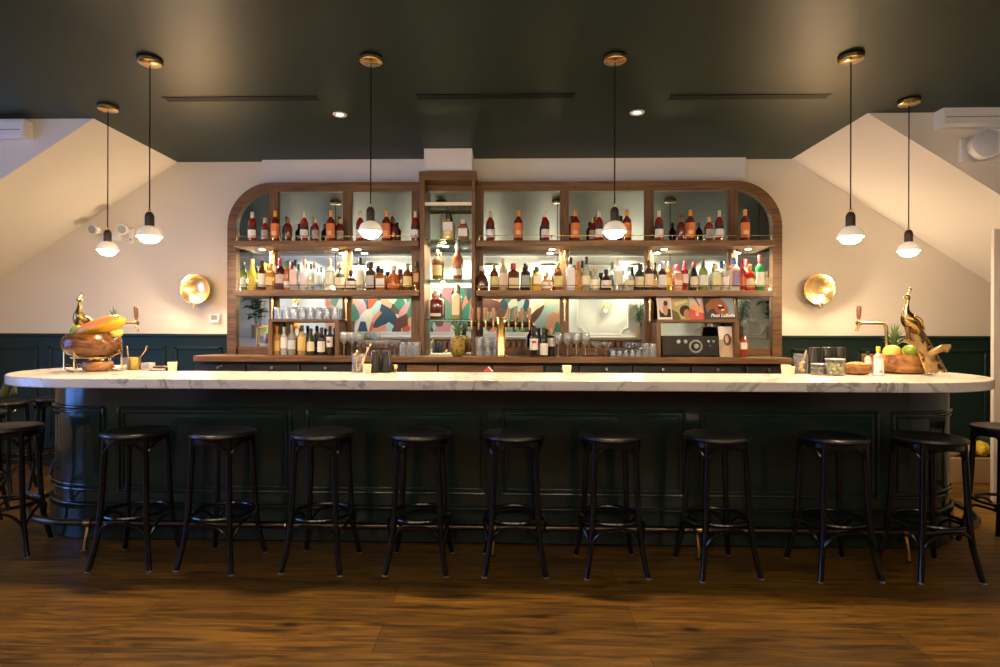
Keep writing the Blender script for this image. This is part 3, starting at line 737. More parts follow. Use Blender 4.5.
TS = {'A': ('tall', 8.4, 31, RED, CREAMC, WHT, (.14, .52), (BLK, (.40, .52), 150), 'cream-capped red bottle with white label'),
      'B': ('tall', 7.2, 24.5, RED, GOLD, GREY, (.14, .50), None, 'small red bottle with grey label'),
      'C': ('tall', 9.0, 32, (.16, .02, .01), (.75, .30, .04), ORG, (.12, .58), ((.80, .50, .25), (.22, .34), 60), 'orange-labelled red bottle'),
      'D': ('tall', 8.0, 24.5, (.14, .02, .01), (.25, .10, .03), None, None, None, 'small unlabelled amber bottle')}
top = [(252, 'A'), (264.7, 'B'), (275, 'C'), (288, 'D'), (304, 'A'), (315, 'B'), (330.6, 'C'), (340, 'B'), (360, 'A'), (386, 'C'), (393.5, 'D'), (415, 'A'),
       (490, 'A'), (518, 'C'), (545, 'A'), (575, 'C'), (592.3, 'B'), (598.8, 'A'), (626.6, 'C'), (658.7, 'A'), (681, 'D'), (690, 'C'), (709, 'B'), (719, 'A'), (744.7, 'C')]
cnt = {}
for i, (px, k) in enumerate(top):
    kd, w, h, body, cap, lab, lz, em, ds = TS[k]
    Y = 5.27 + (.05 if px in (592.3, 393.5, 340) else 0); s = MPX(Y)
    side = 'left of the tower' if px < 420 else 'right of the tower'
    c_ = cnt.get((k, side), 0); cnt[(k, side)] = c_ + 1
    bottle(xa(px, Y), Y, SHELF['upper'], h * s, w * s / 2, kd, body, cap, lab, lz or (.1, .5), em,
           '%s %s, upper shelf %s' % (ORDW[c_] + ' from left,', ds, side), 'aperitif bottles on the upper shelf', opac=.93)
# lower shelf: px, top y, width, kind, body colour, cap, label, (label span), opacity, words
low = [
 (243.6, 261, 6.8, 'wine', (.16, .28, .03), BLK, (.55, .6, .5), (.12, .45), .7, 'green bottle with black cap'),
 (252, 257.5, 8.2, 'slope', (.62, .50, .04), (.72, .58, .05), (.66, .5, .1), (.1, .45), .75, 'bright yellow bottle with yellow cap'),
 (262, 258.5, 8.4, 'tall', DKR, BLK, WHT, (.12, .55), .9, 'dark red bottle with a white label and black cap'),
 (270.5, 262, 8, 'square', (.5, .28, .07), GOLD, GOLD, (.2, .5), .6, 'gold bottle with gold cap'),
 (280, 256.5, 9, 'wine', (.07, .01, .02), (.45, .02, .03), (.62, .5, .42), (.22, .50), .9, 'burgundy bottle with red cap and oval cream label'),
 (287, 258.5, 6.5, 'wine', (.50, .13, .02), (.02, .2, .04), WHT, (.10, .30), .8, 'amber bottle with green neck'),
 (294.5, 258, 8.4, 'square', CLR, BLK, (.74, .55, .50), (.12, .66), .35, 'clear bottle with pink label and black cap'),
 (304, 257, 8.6, 'tall', CLR, (.45, .2, .08), (.74, .72, .74), (.1, .58), .35, 'clear bottle with pale label and copper cap'),
 (311, 262, 6, 'tall', (.6, .62, .5), BLK, (.6, .55, .4), (.15, .4), .35, 'slim clear bottle with black cap'),
 (318, 266, 8.8, 'tall', CLR, (.3, .42, .55), (.20, .42, .68), (.06, .22), .3, 'clear bottle with blue base label'),
 (329.5, 257.5, 9.6, 'tall', CLR, (.5, .3, .12), (.62, .66, .52), (.12, .64), .35, 'clear bottle with pale green label and cork cap'),
 (340, 261, 10, 'squat', (.10, .10, .04), (.45, .3, .16), (.72, .66, .50), (.10, .46), .8, 'squat dark bottle with wide cream label'),
 (351, 268.5, 10, 'squat', (.02, .02, .02), BLK, (.7, .66, .58), (.14, .46), .95, 'black squat bottle with pale diamond label'),
 (360, 256, 8.4, 'tall', (.5, .55, .45), BLK, (.74, .72, .6), (.12, .62), .4, 'tall clear bottle with cream label and black cap'),
 (370.6, 260.5, 9.4, 'square', (.05, .02, .012), BLK, (.45, .45, .47), (.10, .52), .93, 'near-black square bottle with grey label'),
 (381, 267, 10, 'square', AMB, BLK, WHT, (.14, .54), .75, 'amber square bottle with white label and black cap'),
 (393.5, 264, 12.4, 'squat', (.40, .09, .012), (.7, .66, .6), (.55, .14, .04), (.10, .28), .8, 'round wide amber bottle'),
 (401.5, 268, 5, 'wine', DAMB, BLK, None, None, .9, 'thin dark amber bottle'),
 (407.5, 262, 9, 'tall', DAMB, (.25, .30, .12), (.66, .60, .26), (.14, .52), .9, 'dark amber bottle with oval yellow label'),
 (416.5, 260, 6, 'square', (.22, .06, .02), BLK, (.55, .3, .12), (.3, .6), .9, 'dark square bottle by the tower'),
 (481.5, 264.5, 12, 'squat', (.07, .02, .01), (.6, .56, .5), (.3, .2, .1), (.1, .2), .92, 'round wide dark whisky bottle'),
 (494, 262, 9, 'tall', DAMB, (.25, .30, .12), (.66, .60, .26), (.14, .52), .9, 'dark amber bottle with oval yellow label'),
 (503, 257, 8.4, 'tall', (.72, .52, .30), (.62, .5, .25), (.75, .6, .42), (.14, .55), .55, 'tall pale amber bottle with cream cap'),
 (513.2, 262, 11, 'square', (.12, .04, .012), (.40, .012, .012), (.70, .60, .38), (.10, .46), .92, 'dark bottle with red wax cap and cream label'),
 (525.7, 262, 9.4, 'square', (.02, .017, .015), BLK, GREY, (.12, .56), .95, 'black square bottle with grey label'),
 (536.7, 265, 9.6, 'square', (.70, .42, .06), (.06, .10, .05), WHT, (.28, .62), .6, 'yellow square bottle with white label'),
 (547, 270, 10.4, 'squat', AMB, (.5, .42, .3), WHT, (.12, .46), .75, 'squat amber bottle with white label'),
 (558.2, 261, 9, 'tall', DAMB, (.25, .30, .12), (.66, .60, .26), (.14, .52), .9, 'dark amber bottle with oval yellow label'),
 (570, 256, 8.8, 'square', CLR, BLK, (.70, .68, .74), (.10, .68), .4, 'clear bottle with tall white label and black cap'),
 (578, 260, 8, 'tall', (.50, .24, .07), (.62, .13, .04), (.42, .20, .06), (.1, .45), .7, 'bronze bottle with orange cap'),
 (586, 255.3, 9.2, 'slope', (.5, .54, .42), BLK, (.70, .68, .52), (.18, .44), .45, 'clear round-shouldered bottle with cream label'),
 (595, 266, 9.6, 'squat', (.60, .62, .46), (.5, .42, .2), (.70, .70, .58), (.12, .48), .5, 'pale squat bottle with cream label'),
 (606, 268, 10.6, 'squat', (.02, .018, .02), BLK, (.7, .68, .62), (.14, .48), .95, 'black squat bottle with pale diamond label'),
 (618, 257, 9.6, 'tall', CLR, (.62, .5, .46), (.66, .66, .54), (.2, .6), .35, 'clear bottle with pink stopper'),
 (629, 265, 10, 'squat', CLR, (.22, .36, .50), (.70, .62, .42), (.18, .42), .4, 'clear squat bottle with blue stopper'),
 (639.3, 261.5, 8.8, 'wine', (.02, .035, .015), BLK, (.66, .58, .40), (.14, .50), .93, 'dark green bottle with cream label'),
 (649, 258.5, 8.8, 'wine', (.03, .035, .02), (.04, .035, .03), (.70, .58, .40), (.12, .54), .93, 'dark wine bottle with gold and cream label'),
 (655, 261, 5, 'wine', (.05, .02, .02), BLK, (.5, .35, .15), (.12, .4), .93, 'slim dark bottle'),
 (662.3, 260, 8.4, 'wine', (.05, .02, .03), (.5, .52, .52), (.74, .74, .76), (.12, .54), .92, 'dark bottle with tall white label'),
 (668.5, 260, 6.6, 'wine', (.65, .36, .05), (.5, .52, .45), (.7, .45, .12), (.15, .45), .7, 'orange-yellow bottle with silver cap'),
 (677.3, 263, 8.4, 'square', (.72, .36, .24), (.5, .05, .07), (.72, .50, .42), (.12, .40), .7, 'pink-orange bottle'),
 (684.5, 259.5, 7, 'wine', (.42, .02, .05), (.40, .02, .07), (.72, .56, .56), (.26, .56), .85, 'crimson bottle with crimson cap'),
 (693.8, 260, 8.6, 'slope', (.02, .025, .012), (.35, .04, .03), (.62, .56, .44), (.12, .48), .93, 'black bottle with red cap'),
 (703, 258, 8.8, 'wine', (.20, .30, .06), (.05, .07, .04), (.70, .72, .70), (.14, .50), .75, 'green bottle with white label'),
 (715, 262, 9.6, 'square', (.66, .66, .40), (.6, .55, .3), (.62, .6, .38), (.2, .6), .4, 'clear yellowish square bottle'),
 (724.5, 262, 8, 'tall', (.72, .6, .5), (.62, .58, .5), (.72, .64, .6), (.14, .5), .45, 'pale rose bottle with white label'),
 (734, 256, 9.6, 'square', CLR, (.05, .16, .42), (.48, .12, .12), (.12, .6), .45, 'clear bottle with blue cap and red striped label'),
 (742.3, 258, 6.4, 'wine', (.35, .02, .02), (.30, .02, .02), (.5, .1, .06), (.15, .45), .85, 'slim red bottle'),
 (749.6, 263, 9.8, 'tall', (.45, .03, .012), (.6, .32, .14), (.72, .6, .36), (.14, .46), .85, 'red bottle with cream label and orange neck'),
 (759.5, 253.8, 8.4, 'wine', (.03, .30, .07), (.45, .03, .03), (.70, .68, .62), (.12, .52), .8, 'green bottle with red cap, tallest at the shelf end'),
 (766, 270, 6, 'tall', (.70, .55, .38), (.5, .45, .4), None, None, .6, 'small pale bottle at the shelf end')]
yl = {0: 'left of the tower', 1: 'beside the tower', 2: 'left of the right pendant'}
seen = {}
dup_words = {'dark amber bottle with oval yellow label': ['left of the tower', 'just right of the tower', 'left of the fourth upright'], 'black squat bottle with pale diamond label': ['left of the tower', 'below the right pendant']}
for px, ty, w, kd, body, cap, lab, lz, opq, words in low:
    Y = 5.265; s = MPX(Y); base = at(px, 289, Y=Y).z
    h = (289.2 - ty) * s; extra = ''
    if words in dup_words: k = seen.get(words, 0); seen[words] = k + 1; extra = ' ' + dup_words[words][k]
    em = None
    if 'striped' in words: em = ((.10, .18, .5), (.16, .56), 50)
    ttl = (words + extra + ' on the lower shelf') if 'shelf' not in words else words.replace('the shelf end', 'the right end of the lower shelf')
    bottle(xa(px, Y), Y, SHELF['lower'], h, w * s / 2, kd, body, cap, lab, lz or (.1, .5), em, ttl, 'spirits bottles on the lower shelf', opac=opq)
# tower bottles
for px, ty, by, w, kd, body, cap, lab, lz, opq, words in (
 (448, 211.5, 239, 11, 'square', (.55, .36, .05), BLK, WHT, (.36, .66), .75, 'square yellow-amber bottle with white label on the tower\'s second glass shelf'),
 (462.5, 217.5, 239, 10.5, 'square', (.50, .17, .03), (.7, .68, .62), WHT, (.2, .56), .75, 'squat amber decanter-like bottle on the tower\'s second glass shelf'),
 (437, 248, 278.5, 10, 'tall', (.14, .07, .03), (.30, .24, .12), (.66, .56, .28), (.14, .48), .85, 'dark bottle with oval yellow label on the tower\'s third glass shelf'),
 (457, 242, 278.5, 9.6, 'taper', (.36, .09, .02), (.72, .66, .58), (.75, .70, .60), (.12, .30), .85, 'tapered amber bottle with white cap on the tower\'s third glass shelf'),
 (437, 289.5, 318.5, 12.5, 'square', (.10, .012, .012), (.6, .55, .55), (.66, .58, .56), (.10, .20), .94, 'dark red square bottle on the tower\'s lowest glass shelf'),
 (456.5, 283.5, 318.5, 9, 'square', (.45, .26, .10), (.75, .73, .7), (.72, .60, .36), (.12, .68), .85, 'amber bottle with tall cream label on the tower\'s lowest glass shelf')):
    Y = 5.33; s = MPX(Y)
    nm = {239: 'second', 278.5: 'third', 318.5: 'fourth'}[by]
    bottle(xa(px, Y), Y, TSH[nm], (by - ty) * s, w * s / 2, kd, body, cap, lab, lz, None, words, 'bottles in the display tower', opac=opq)
# cubby bottles
for px, ty, w, kd, body, cap, lab, lz, opq, words in (
 (277, 327, 7, 'tall', (.62, .36, .10), (.62, .22, .03), (.62, .40, .12), (.15, .5), .6, 'amber bottle with orange cap at the left of the left cubby'),
 (284, 327.5, 6.6, 'tall', (.7, .7, .68), (.5, .48, .45), WHT, (.25, .62), .6, 'slim white-labelled bottle second in the left cubby'),
 (292, 326, 8.4, 'tall', (.35, .33, .3), (.3, .25, .18), (.55, .62, .68), (.2, .5), .7, 'grey bottle with blue-white label in the left cubby'),
 (302, 326, 8.6, 'tall', (.66, .42, .16), (.04, .03, .02), (.70, .48, .16), (.15, .62), .7, 'pale amber bottle with yellow label and black cap in the left cubby'),
 (311, 329, 8, 'slope', (.03, .04, .02), BLK, (.70, .64, .44), (.15, .50), .93, 'dark bottle with cream label in the left cubby'),
 (321.5, 328, 8, 'wine', (.02, .02, .015), (.03, .03, .03), (.75, .72, .66), (.12, .50), .95, 'black wine bottle with white label in the left cubby'),
 (330, 326.5, 7, 'wine', (.02, .02, .02), BLK, (.74, .73, .72), (.28, .62), .95, 'black wine bottle with high white label at the right of the left cubby')):
    Y = 5.20; s = MPX(Y)
    bottle(xa(px, Y), Y, BT, (356 - ty) * s, w * s / 2, kd, body, cap, lab, lz, ((.3, .03, .03), (.42, .5), 50) if 'high white' in words else None, words, 'bottles in the left cubby', opac=opq)
for px, ty, Y, lz, em, words in ((534, 327, 5.04, (.22, .58), ((.45, .03, .03), (.44, .52), 60), 'black wine bottle with white label and red mark beside the beer taps'),
                          (543.7, 329, 5.06, (.06, .46), None, 'black wine bottle with low white label, middle of three by the taps'),
                          (550.8, 330.5, 5.16, (.36, .66), None, 'black wine bottle with cream capsule, rightmost of three by the taps')):
    s = MPX(Y)
    bottle(xa(px, Y), Y, BT, (358 - ty) * s, 8.4 * s / 2, 'wine', (.02, .018, .018), BLK if px < 550 else (.5, .36, .2), (.75, .73, .70), lz, em, words, 'wine bottles by the beer taps', opac=.96)
p = at(743.5, 330, Y=5.12)
bottle(p.x, 5.12, BT, .235, .030, 'tall', (.30, .03, .015), (.03, .03, .03), (.74, .62, .5), (.3, .55), None, 'dark red bottle between the right cubby and the arch frame', None, opac=.9)

# ------------------------------------------------------------ glasses
def gobj(name, prof_, n=16, m=CLEAR):
    return MB().lathe(prof_, n, cap=False).build(name, m)
GP = {'highball_glass': [(.001, .004), (.030, .004), (.030, 0), (.0335, .03), (.036, .112), (.034, .112), (.031, .03), (.029, .010), (.001, .010)],
      'tumbler_glass': [(.001, .004), (.032, .004), (.034, .001), (.038, .03), (.040, .088), (.0375, .088), (.035, .03), (.031, .012), (.001, .012)],
      'wine_glass': [(.001, .002), (.034, .001), (.034, .003), (.008, .008), (.0042, .016), (.0040, .095), (.010, .104), (.030, .125), (.040, .155), (.038, .190), (.032, .215), (.0305, .215), (.0365, .188), (.038, .156), (.028, .128), (.001, .108)],
      'coupe_glass': [(.001, .002), (.033, .001), (.033, .003), (.008, .008), (.0040, .016), (.0040, .085), (.012, .095), (.038, .108), (.047, .125), (.049, .142), (.047, .142), (.045, .126), (.036, .111), (.001, .098)]}
proto = {}
NG = {}
def glass(kind, x, y, z, label, group, flip=False, s=1.0):
    if kind not in proto: proto[kind] = gobj(kind, GP[kind]); o = proto[kind]
    else: o = proto[kind].copy(); C.objects.link(o)
    if flip:
        o.rotation_euler = (PI, 0, 0); z += max(q[1] for q in GP[kind]) * s
    o.location = (x, y, z); o.scale = (s, s, s) if not flip else (s, s, s)
    return tag(o, label, 'glass', group)
ctop1 = c1[2]
ROWW = {1: ['only'], 2: ['front', 'back'], 3: ['front', 'middle', 'back']}
def nth(k, n): return 'leftmost' if k == 0 else ('rightmost' if k == n - 1 else ORDW[k] + ' from left')
def rowset(kind, pxs, ys, words, grp, z=BT, flip=False, s=1):
    for j, y in enumerate(ys):
        for k, px in enumerate(pxs): glass(kind, xa(px, y), y, z, words + ', %s of the %s row' % (nth(k, len(pxs)), ROWW[len(ys)][j]), grp, flip, s)
rowset('highball_glass', [278.5 + 8.1 * k for k in range(8)], (5.18, 5.255, 5.33), 'upturned highball glass on the left cubby', 'highball glasses on the left cubby', z=ctop1, flip=True)
rowset('wine_glass', [344, 352, 360], [5.07, 5.16, 5.25], 'wine glass right of the left cubby', 'wine glasses by the left cubby')
rowset('coupe_glass', [369, 377.5, 386, 394.5], [5.08, 5.175, 5.27], 'coupe glass between wine glasses and tall glasses', 'coupe glasses on the left counter', s=.98)
rowset('highball_glass', [403, 410, 417], [5.07, 5.145, 5.22], 'upturned tall glass left of the tower foot', 'tall glasses by the tower foot', s=1.1, flip=True)
for lv, zz in (('lower', 0), ('upper', .0885)):
    rowset('tumbler_glass', [479.5, 488, 496.5], [5.08, 5.17], '%s-level stacked tumbler left of the tap column' % lv, 'stacked tumblers by the taps', z=BT + zz, flip=True)
rowset('wine_glass', [558.5, 567.5, 576.5, 585.5], [5.06, 5.15, 5.24], 'large wine glass right of the wine bottles', 'large wine glasses on the right counter')
rowset('coupe_glass', [596, 606], [5.07, 5.17], 'low coupe glass right of the large wine glasses', 'low coupe glasses on the right counter', s=.92)
TH_ = .088 * .72
rowset('tumbler_glass', [613, 619.5, 626, 632.5, 639], [5.08, 5.16, 5.24], 'small tumbler under the glass tray', 'small tumblers under the glass tray', flip=True, s=.72)
p = thing('glass_tray', 'shallow clear tray laid over the small tumblers', 'tray', (xa(626, 5.16), 5.16, BT + TH_ + .001))
bx(-.15, .15, -.13, .13, 0, .004).build('tray_base', CLEAR, p, smooth=False)
m = MB(); m.tube([(-.15, -.13, .006), (.15, -.13, .006), (.15, .13, .006), (-.15, .13, .006)], .004, 6, closed=True).build('tray_edge', STEEL, p)
rowset('tumbler_glass', [614, 620, 626, 632, 638], [5.08, 5.16, 5.24], 'cut tumbler on top of the glass tray', 'tumblers on the glass tray', z=BT + TH_ + .0055, s=.66)
rowset('highball_glass', [646, 653], [5.07, 5.145, 5.22], 'upturned highball glass beside the right cubby', 'highball glasses by the right cubby', s=1.05, flip=True)

# ------------------------------------------------------------ beer taps
TPY = 5.02
cx = xa(501, TPY)
t = thing('beer_tap_tower', 'brass T-shaped beer tap tower on the back counter', 'beer taps', (cx, TPY, BT))
ztb = za(324, TPY, 500) - BT
MB().lathe([(.001, 0), (.060, 0), (.060, .008), (.042, .014), (.040, .02), (.040, ztb + .055), (.036, ztb + .06), (.001, ztb + .062)], 28).build('column', BRASS, t)
xl, xr = xa(467.5, TPY) - cx, xa(533, TPY) - cx
MB().tube([(xl, 0, ztb), (xr, 0, ztb)], .024, 20).build('crossbar', mat('black_satin', (.012, .012, .012), .3), t)
MB().tube([(xl + .01, -.028, ztb), (xr - .01, -.028, ztb)], .005, 8).build('trim_bar', BRASS, t)
for px in (472, 479, 486, 493.5, 508.5, 515.5, 522, 529):
    x = xa(px, TPY) - cx
    f = MB().tube([(x, -.02, ztb), (x, -.052, ztb), (x, -.075, ztb - .004)], .010, 10).tube([(x, -.062, ztb), (x, -.066, ztb - .05)], [.009, .006], 8).tube([(x, -.064, ztb), (x, -.064, ztb + .035)], [.007, .005], 8).build('faucet', BRASS, t)
    MB().lathe([(.001, .034), (.008, .034), (.013, .06), (.016, .115), (.013, .14), (.001, .142)], 12, c=(x, -.064, ztb)).build('handle', mat('tap_handle_wood', (.36, .20, .11), .45, var=.2, vscale=30), f)
for x in (xl, xr): MB().tube([(x - .004, 0, ztb), (x + .004, 0, ztb)], .026, 20).build('end_cap', BRASS, t)
# hose-like brass stems hanging behind the right half
# ------------------------------------------------------------ pineapples
def pineapple(x, y, z, r, hb, hc, label, rot=0, leafn=26, seed=1, lean=0):
    q = random.Random(seed)
    t = thing('pineapple', label, 'pineapple', (x, y, z), rot)
    n, mm = 28, 22; vs = []; 
    for j in range(mm + 1):
        u = j / mm; a = -PI / 2 + PI * u
        rr = max(math.cos(a), 0.02) ** .55 * r
        for i in range(n):
            th = 2 * PI * i / n
            k = .5 + .5 * math.cos(th * 9 + u * 22) * math.cos(th * 9 - u * 22)
            rad = rr * (1 + .07 * k); vs.append((rad * math.cos(th), rad * math.sin(th), hb * (.5 + .5 * math.sin(a) * .99)))
    fs = [(j * n + i, j * n + (i + 1) % n, (j + 1) * n + (i + 1) % n, (j + 1) * n + i) for j in range(mm) for i in range(n)]
    m_, nt, p_ = newmat('pineapple_skin'); tc = nt.nodes.new('ShaderNodeTexCoord'); v = nt.nodes.new('ShaderNodeTexVoronoi'); v.inputs['Scale'].default_value = 42
    rp = nt.nodes.new('ShaderNodeValToRGB'); rp.color_ramp.elements[0].color = (.10, .05, .012, 1); rp.color_ramp.elements[0].position = .22; rp.color_ramp.elements[1].position = .62; rp.color_ramp.elements[1].color = (.32, .22, .03, 1)
    nt.links.new(tc.outputs['Object'], v.inputs['Vector']); nt.links.new(v.outputs['Distance'], rp.inputs[0]); nt.links.new(rp.outputs[0], p_.inputs['Base Color']); p_.inputs['Roughness'].default_value = .5
    MB().add(vs, fs).build('fruit', m_, t)
    LG = mat('pineapple_leaf', (.14, .21, .10), .5, var=.4, vscale=25)
    lf = MB()
    for i in range(leafn):
        a = i * 2.4; lv = i / leafn; ln = hc * (.45 + .55 * lv) * q.uniform(.85, 1.1); spread = (1 - lv) * 1.0 + .16
        p0 = Vector((math.cos(a) * r * .2 * (1 - lv), math.sin(a) * r * .2 * (1 - lv), hb * .97 + hc * .30 * lv))
        d = Vector((math.cos(a), math.sin(a), 0)); side = Vector((-math.sin(a), math.cos(a), 0)); w = r * .27
        pts = []
        for k in range(5):
            s_ = k / 4; p_ = p0 + d * (ln * spread * s_ * (.55 + .45 * s_)) + Vector((0, 0, ln * (s_ - .35 * spread * s_ * s_)))
            ww = w * (1 - s_) ** .8 * (1 if k else .8); pts.append((p_ - side * ww, p_ + side * ww, p_ - d * .003 + Vector((0, 0, -.003))))
        vv = [v_ for a3 in pts for v_ in a3]; ff = []
        for k in range(4): b_ = k * 3; ff += [(b_, b_ + 2, b_ + 5, b_ + 3), (b_ + 2, b_ + 1, b_ + 4, b_ + 5), (b_, b_ + 3, b_ + 4, b_ + 1)]
        lf.add(vv, ff)
    lf.build('leaf_crown', LG, t)
    return t
s = MPX(5.02)
pineapple(xa(457.5, 5.02), 5.02, BT, 7.3 * s, 21 * s, 15 * s, 'whole ripe pineapple standing on the back counter left of the beer taps', seed=3)
# ------------------------------------------------------------ radio and records
p = at(690, 359, Y=5.20)
rx0, rx1 = xa(662, 5.17), xa(719, 5.17)
hgt = 20.5 * MPX(5.17)
t = thing('radio', 'black vintage radio with silver dials in the right cubby', 'radio', ((rx0 + rx1) / 2, 5.165, BT))
w = (rx1 - rx0) / 2
bx(-w, w, 0, .17, .006, hgt).build('case', mat('radio_black', (.007, .007, .007), .35), t, bevel=.006)
bx(-w + .012, -w * .70, -.004, 0, .02, hgt - .02).build('speaker_grille', mat('grille_grey', (.035, .032, .028), .5, bump=.8, vscale=300), t)
def dialm(px, py, r_):
    c_ = at(px, py, Y=5.16); return (c_.x - (rx0 + rx1) / 2, c_.z - BT, r_)
x, z, r_ = dialm(695.6, 346.3, .060)
dl = MB().tube([(x, 0, z), (x, -.010, z)], r_, 32).build('tuning_dial', STEEL, t)
MB().tube([(x, -.010, z), (x, -.013, z)], r_ * .72, 28).build('dial_face', mat('radio_black', (0, 0, 0)), dl)
MB().tube([(x, -.013, z), (x, -.028, z)], [r_ * .42, r_ * .36], 24).build('dial_knob', STEEL, dl)
for px, py, r2 in ((678.5, 341.5, .018), (685.5, 341.5, .018), (708.5, 341.5, .012), (713.5, 341.5, .012), (710, 345.5, .006)):
    x, z, _ = dialm(px, py, 0); MB().tube([(x, 0, z), (x, -.008, z)], r2, 20).tube([(x, -.008, z), (x, -.016, z)], r2 * .5, 14).build('knob', STEEL, t)
for sx in (-1, 1): bx(sx * (w - .03) - .012, sx * (w - .03) + .012, .02, .15, 0, .006).build('foot', BLACK, t)

def sleeve(px0, px1, pyt, pyb, Y, zb, lb, prints, back=.06, group='record sleeves on the right cubby', sz=None):
    x0, x1 = xa(px0, Y), xa(px1, Y); w_ = (x1 - x0); h_ = (pyb - pyt) * MPX(Y) if sz is None else sz
    t = thing('record_sleeve', lb, 'record sleeve', ((x0 + x1) / 2, Y, zb), group=group)
    ang = math.atan2(back, h_); hh = h_ / math.cos(ang)
    def place(o): o.rotation_euler = (-ang, 0, 0); return o
    for q in [('sleeve', prints[0], (-w_ / 2, w_ / 2, 0, hh), 0)]:
        place(bx(-w_ / 2, w_ / 2, 0, .005, .001, hh).build('sleeve', plain(prints[0]), t, smooth=False))
    for i, (nm, col, poly) in enumerate(prints[1:]):
        pl = [((u - .5) * w_, v * hh) for u, v in poly]
        place(MB().prism(pl, 'y', -.0006 * (i + 1) - .0002, 0).build(nm, plain(col), t, smooth=False))
    return t, ang, w_, hh
def oval(cx_, cy_, a, b, n=18, rot=0):
    return [(cx_ + a * math.cos(2 * PI * k / n) * math.cos(rot) - b * math.sin(2 * PI * k / n) * math.sin(rot), cy_ + a * math.cos(2 * PI * k / n) * math.sin(rot) + b * math.sin(2 * PI * k / n) * math.cos(rot)) for k in range(n)]
zc = c2[2] + .001; Yr = 5.22; full = [(0, 0), (1, 0), (1, 1), (0, 1)]
SKIN = (.50, .27, .15)
sleeve(658, 672.5, 296.5, 319, Yr - .012, zc, 'white-bordered record sleeve with a figure in black, leftmost on the right cubby',
       [(.78, .76, .74), ('print_field', (.66, .56, .52), [(.08, .1), (.92, .1), (.92, .9), (.08, .9)]), ('dark_dress', BLK, [(.15, .1), (.92, .1), (.92, .45), (.7, .5), (.5, .25), (.3, .3), (.12, .45)]), ('figure', (.55, .30, .18), oval(.55, .45, .17, .28)), ('hair', (.08, .04, .03), oval(.6, .72, .15, .12))])
sleeve(672.5, 693, 296.5, 319, Yr, zc, 'olive-yellow record sleeve with a dark-haired head low in its corner',
       [(.46, .42, .18), ('pale_print', (.66, .60, .34), [(.1, .75), (.8, .9), (.85, .8), (.2, .6)]), ('hair', (.03, .02, .015), oval(.66, .38, .28, .26)), ('face', (.42, .2, .1), oval(.74, .24, .17, .22)), ('dark_print', (.13, .11, .05), [(0, 0), (.42, 0), (.3, .3), (0, .45)])])  # pale band and dark corner are printed shapes
sleeve(690.5, 706.5, 296.5, 319, Yr - .014, zc, 'red and peach record sleeve second from the right on the right cubby',
       [(.60, .52, .50), ('red_field', (.60, .09, .07), [(0, 0), (1, 0), (1, .28), (.5, .34), (0, .5)]), ('peach_field', (.72, .36, .20), [(.02, .5), (.4, .36), (1, .3), (1, .5), (.6, .62), (.2, .66)]), ('dark_wedge', (.15, .12, .1), [(.3, 1), (.42, 1), (.7, .6), (.6, .6)]), ('pale_spot', (.6, .5, .5), oval(.45, .24, .1, .1))])
t, ang, w_, hh = sleeve(705, 736, 296.5, 319, Yr - .03, zc, 'record sleeve with a large singing mouth and white script, rightmost on the right cubby',
       [(.03, .03, .035), ('blue_field', (.22, .28, .33), [(.55, .98), (.98, .98), (.98, .2), (.8, .15), (.7, .5)]), ('face', (.24, .095, .035), [(.05, .62), (.25, .92), (.5, .96), (.68, .8), (.80, .45), (.76, .25), (.6, .2), (.4, .3), (.32, .5), (.2, .45), (.1, .3)]), ('mouth', (.50, .03, .03), oval(.55, .52, .14, .19, rot=.5)), ('mouth_inside', (.02, .01, .01), oval(.555, .53, .10, .13, rot=.5)), ('teeth', (.8, .76, .7), oval(.53, .62, .07, .035, rot=-.2)), ('lower_teeth', (.8, .76, .7), oval(.60, .43, .06, .03, rot=.3))])
fc = bpy.data.curves.new('sleeve_lettering', 'FONT'); fc.body = 'Patti LaBelle'; fc.size = .043; fc.shear = .35; fc.extrude = .0005; fc.align_x = 'CENTER'; fc.offset = .0008; fc.materials.append(plain((.85, .83, .8)))
fo_ = bpy.data.objects.new('sleeve_lettering', fc); C.objects.link(fo_); fm = bpy.data.meshes.new_from_object(fo_); bpy.data.objects.remove(fo_)
fo = bpy.data.objects.new('sleeve_lettering', fm); C.objects.link(fo); fo.parent = t; fo.rotation_euler = (PI / 2 - ang, 0, 0); fo.location = (.02, -.0060 + .022 * math.tan(ang), .024)
sleeve(720, 737.5, 328, 358, 5.16, BT + .001, 'record sleeve with a seated long-haired woman leaning beside the radio',
       [(.62, .54, .50), ('pale_top', (.68, .60, .58), [(.02, .7), (.98, .7), (.98, .98), (.02, .98)]), ('background', (.30, .22, .16), [(.02, .02), (.98, .02), (.98, .7), (.02, .55)]), ('shirt', (.42, .28, .18), [(.1, .02), (.85, .02), (.75, .38), (.5, .45), (.2, .3)]), ('hair', (.05, .025, .015), oval(.48, .56, .22, .2)), ('face', (.48, .25, .15), oval(.45, .58, .11, .13))], back=.05, group='record by the radio')
# ------------------------------------------------------------ things on the marble bar
def on(px, py): return at(px, py, Z=BH)
def px2m(Y): return Y / F_PX
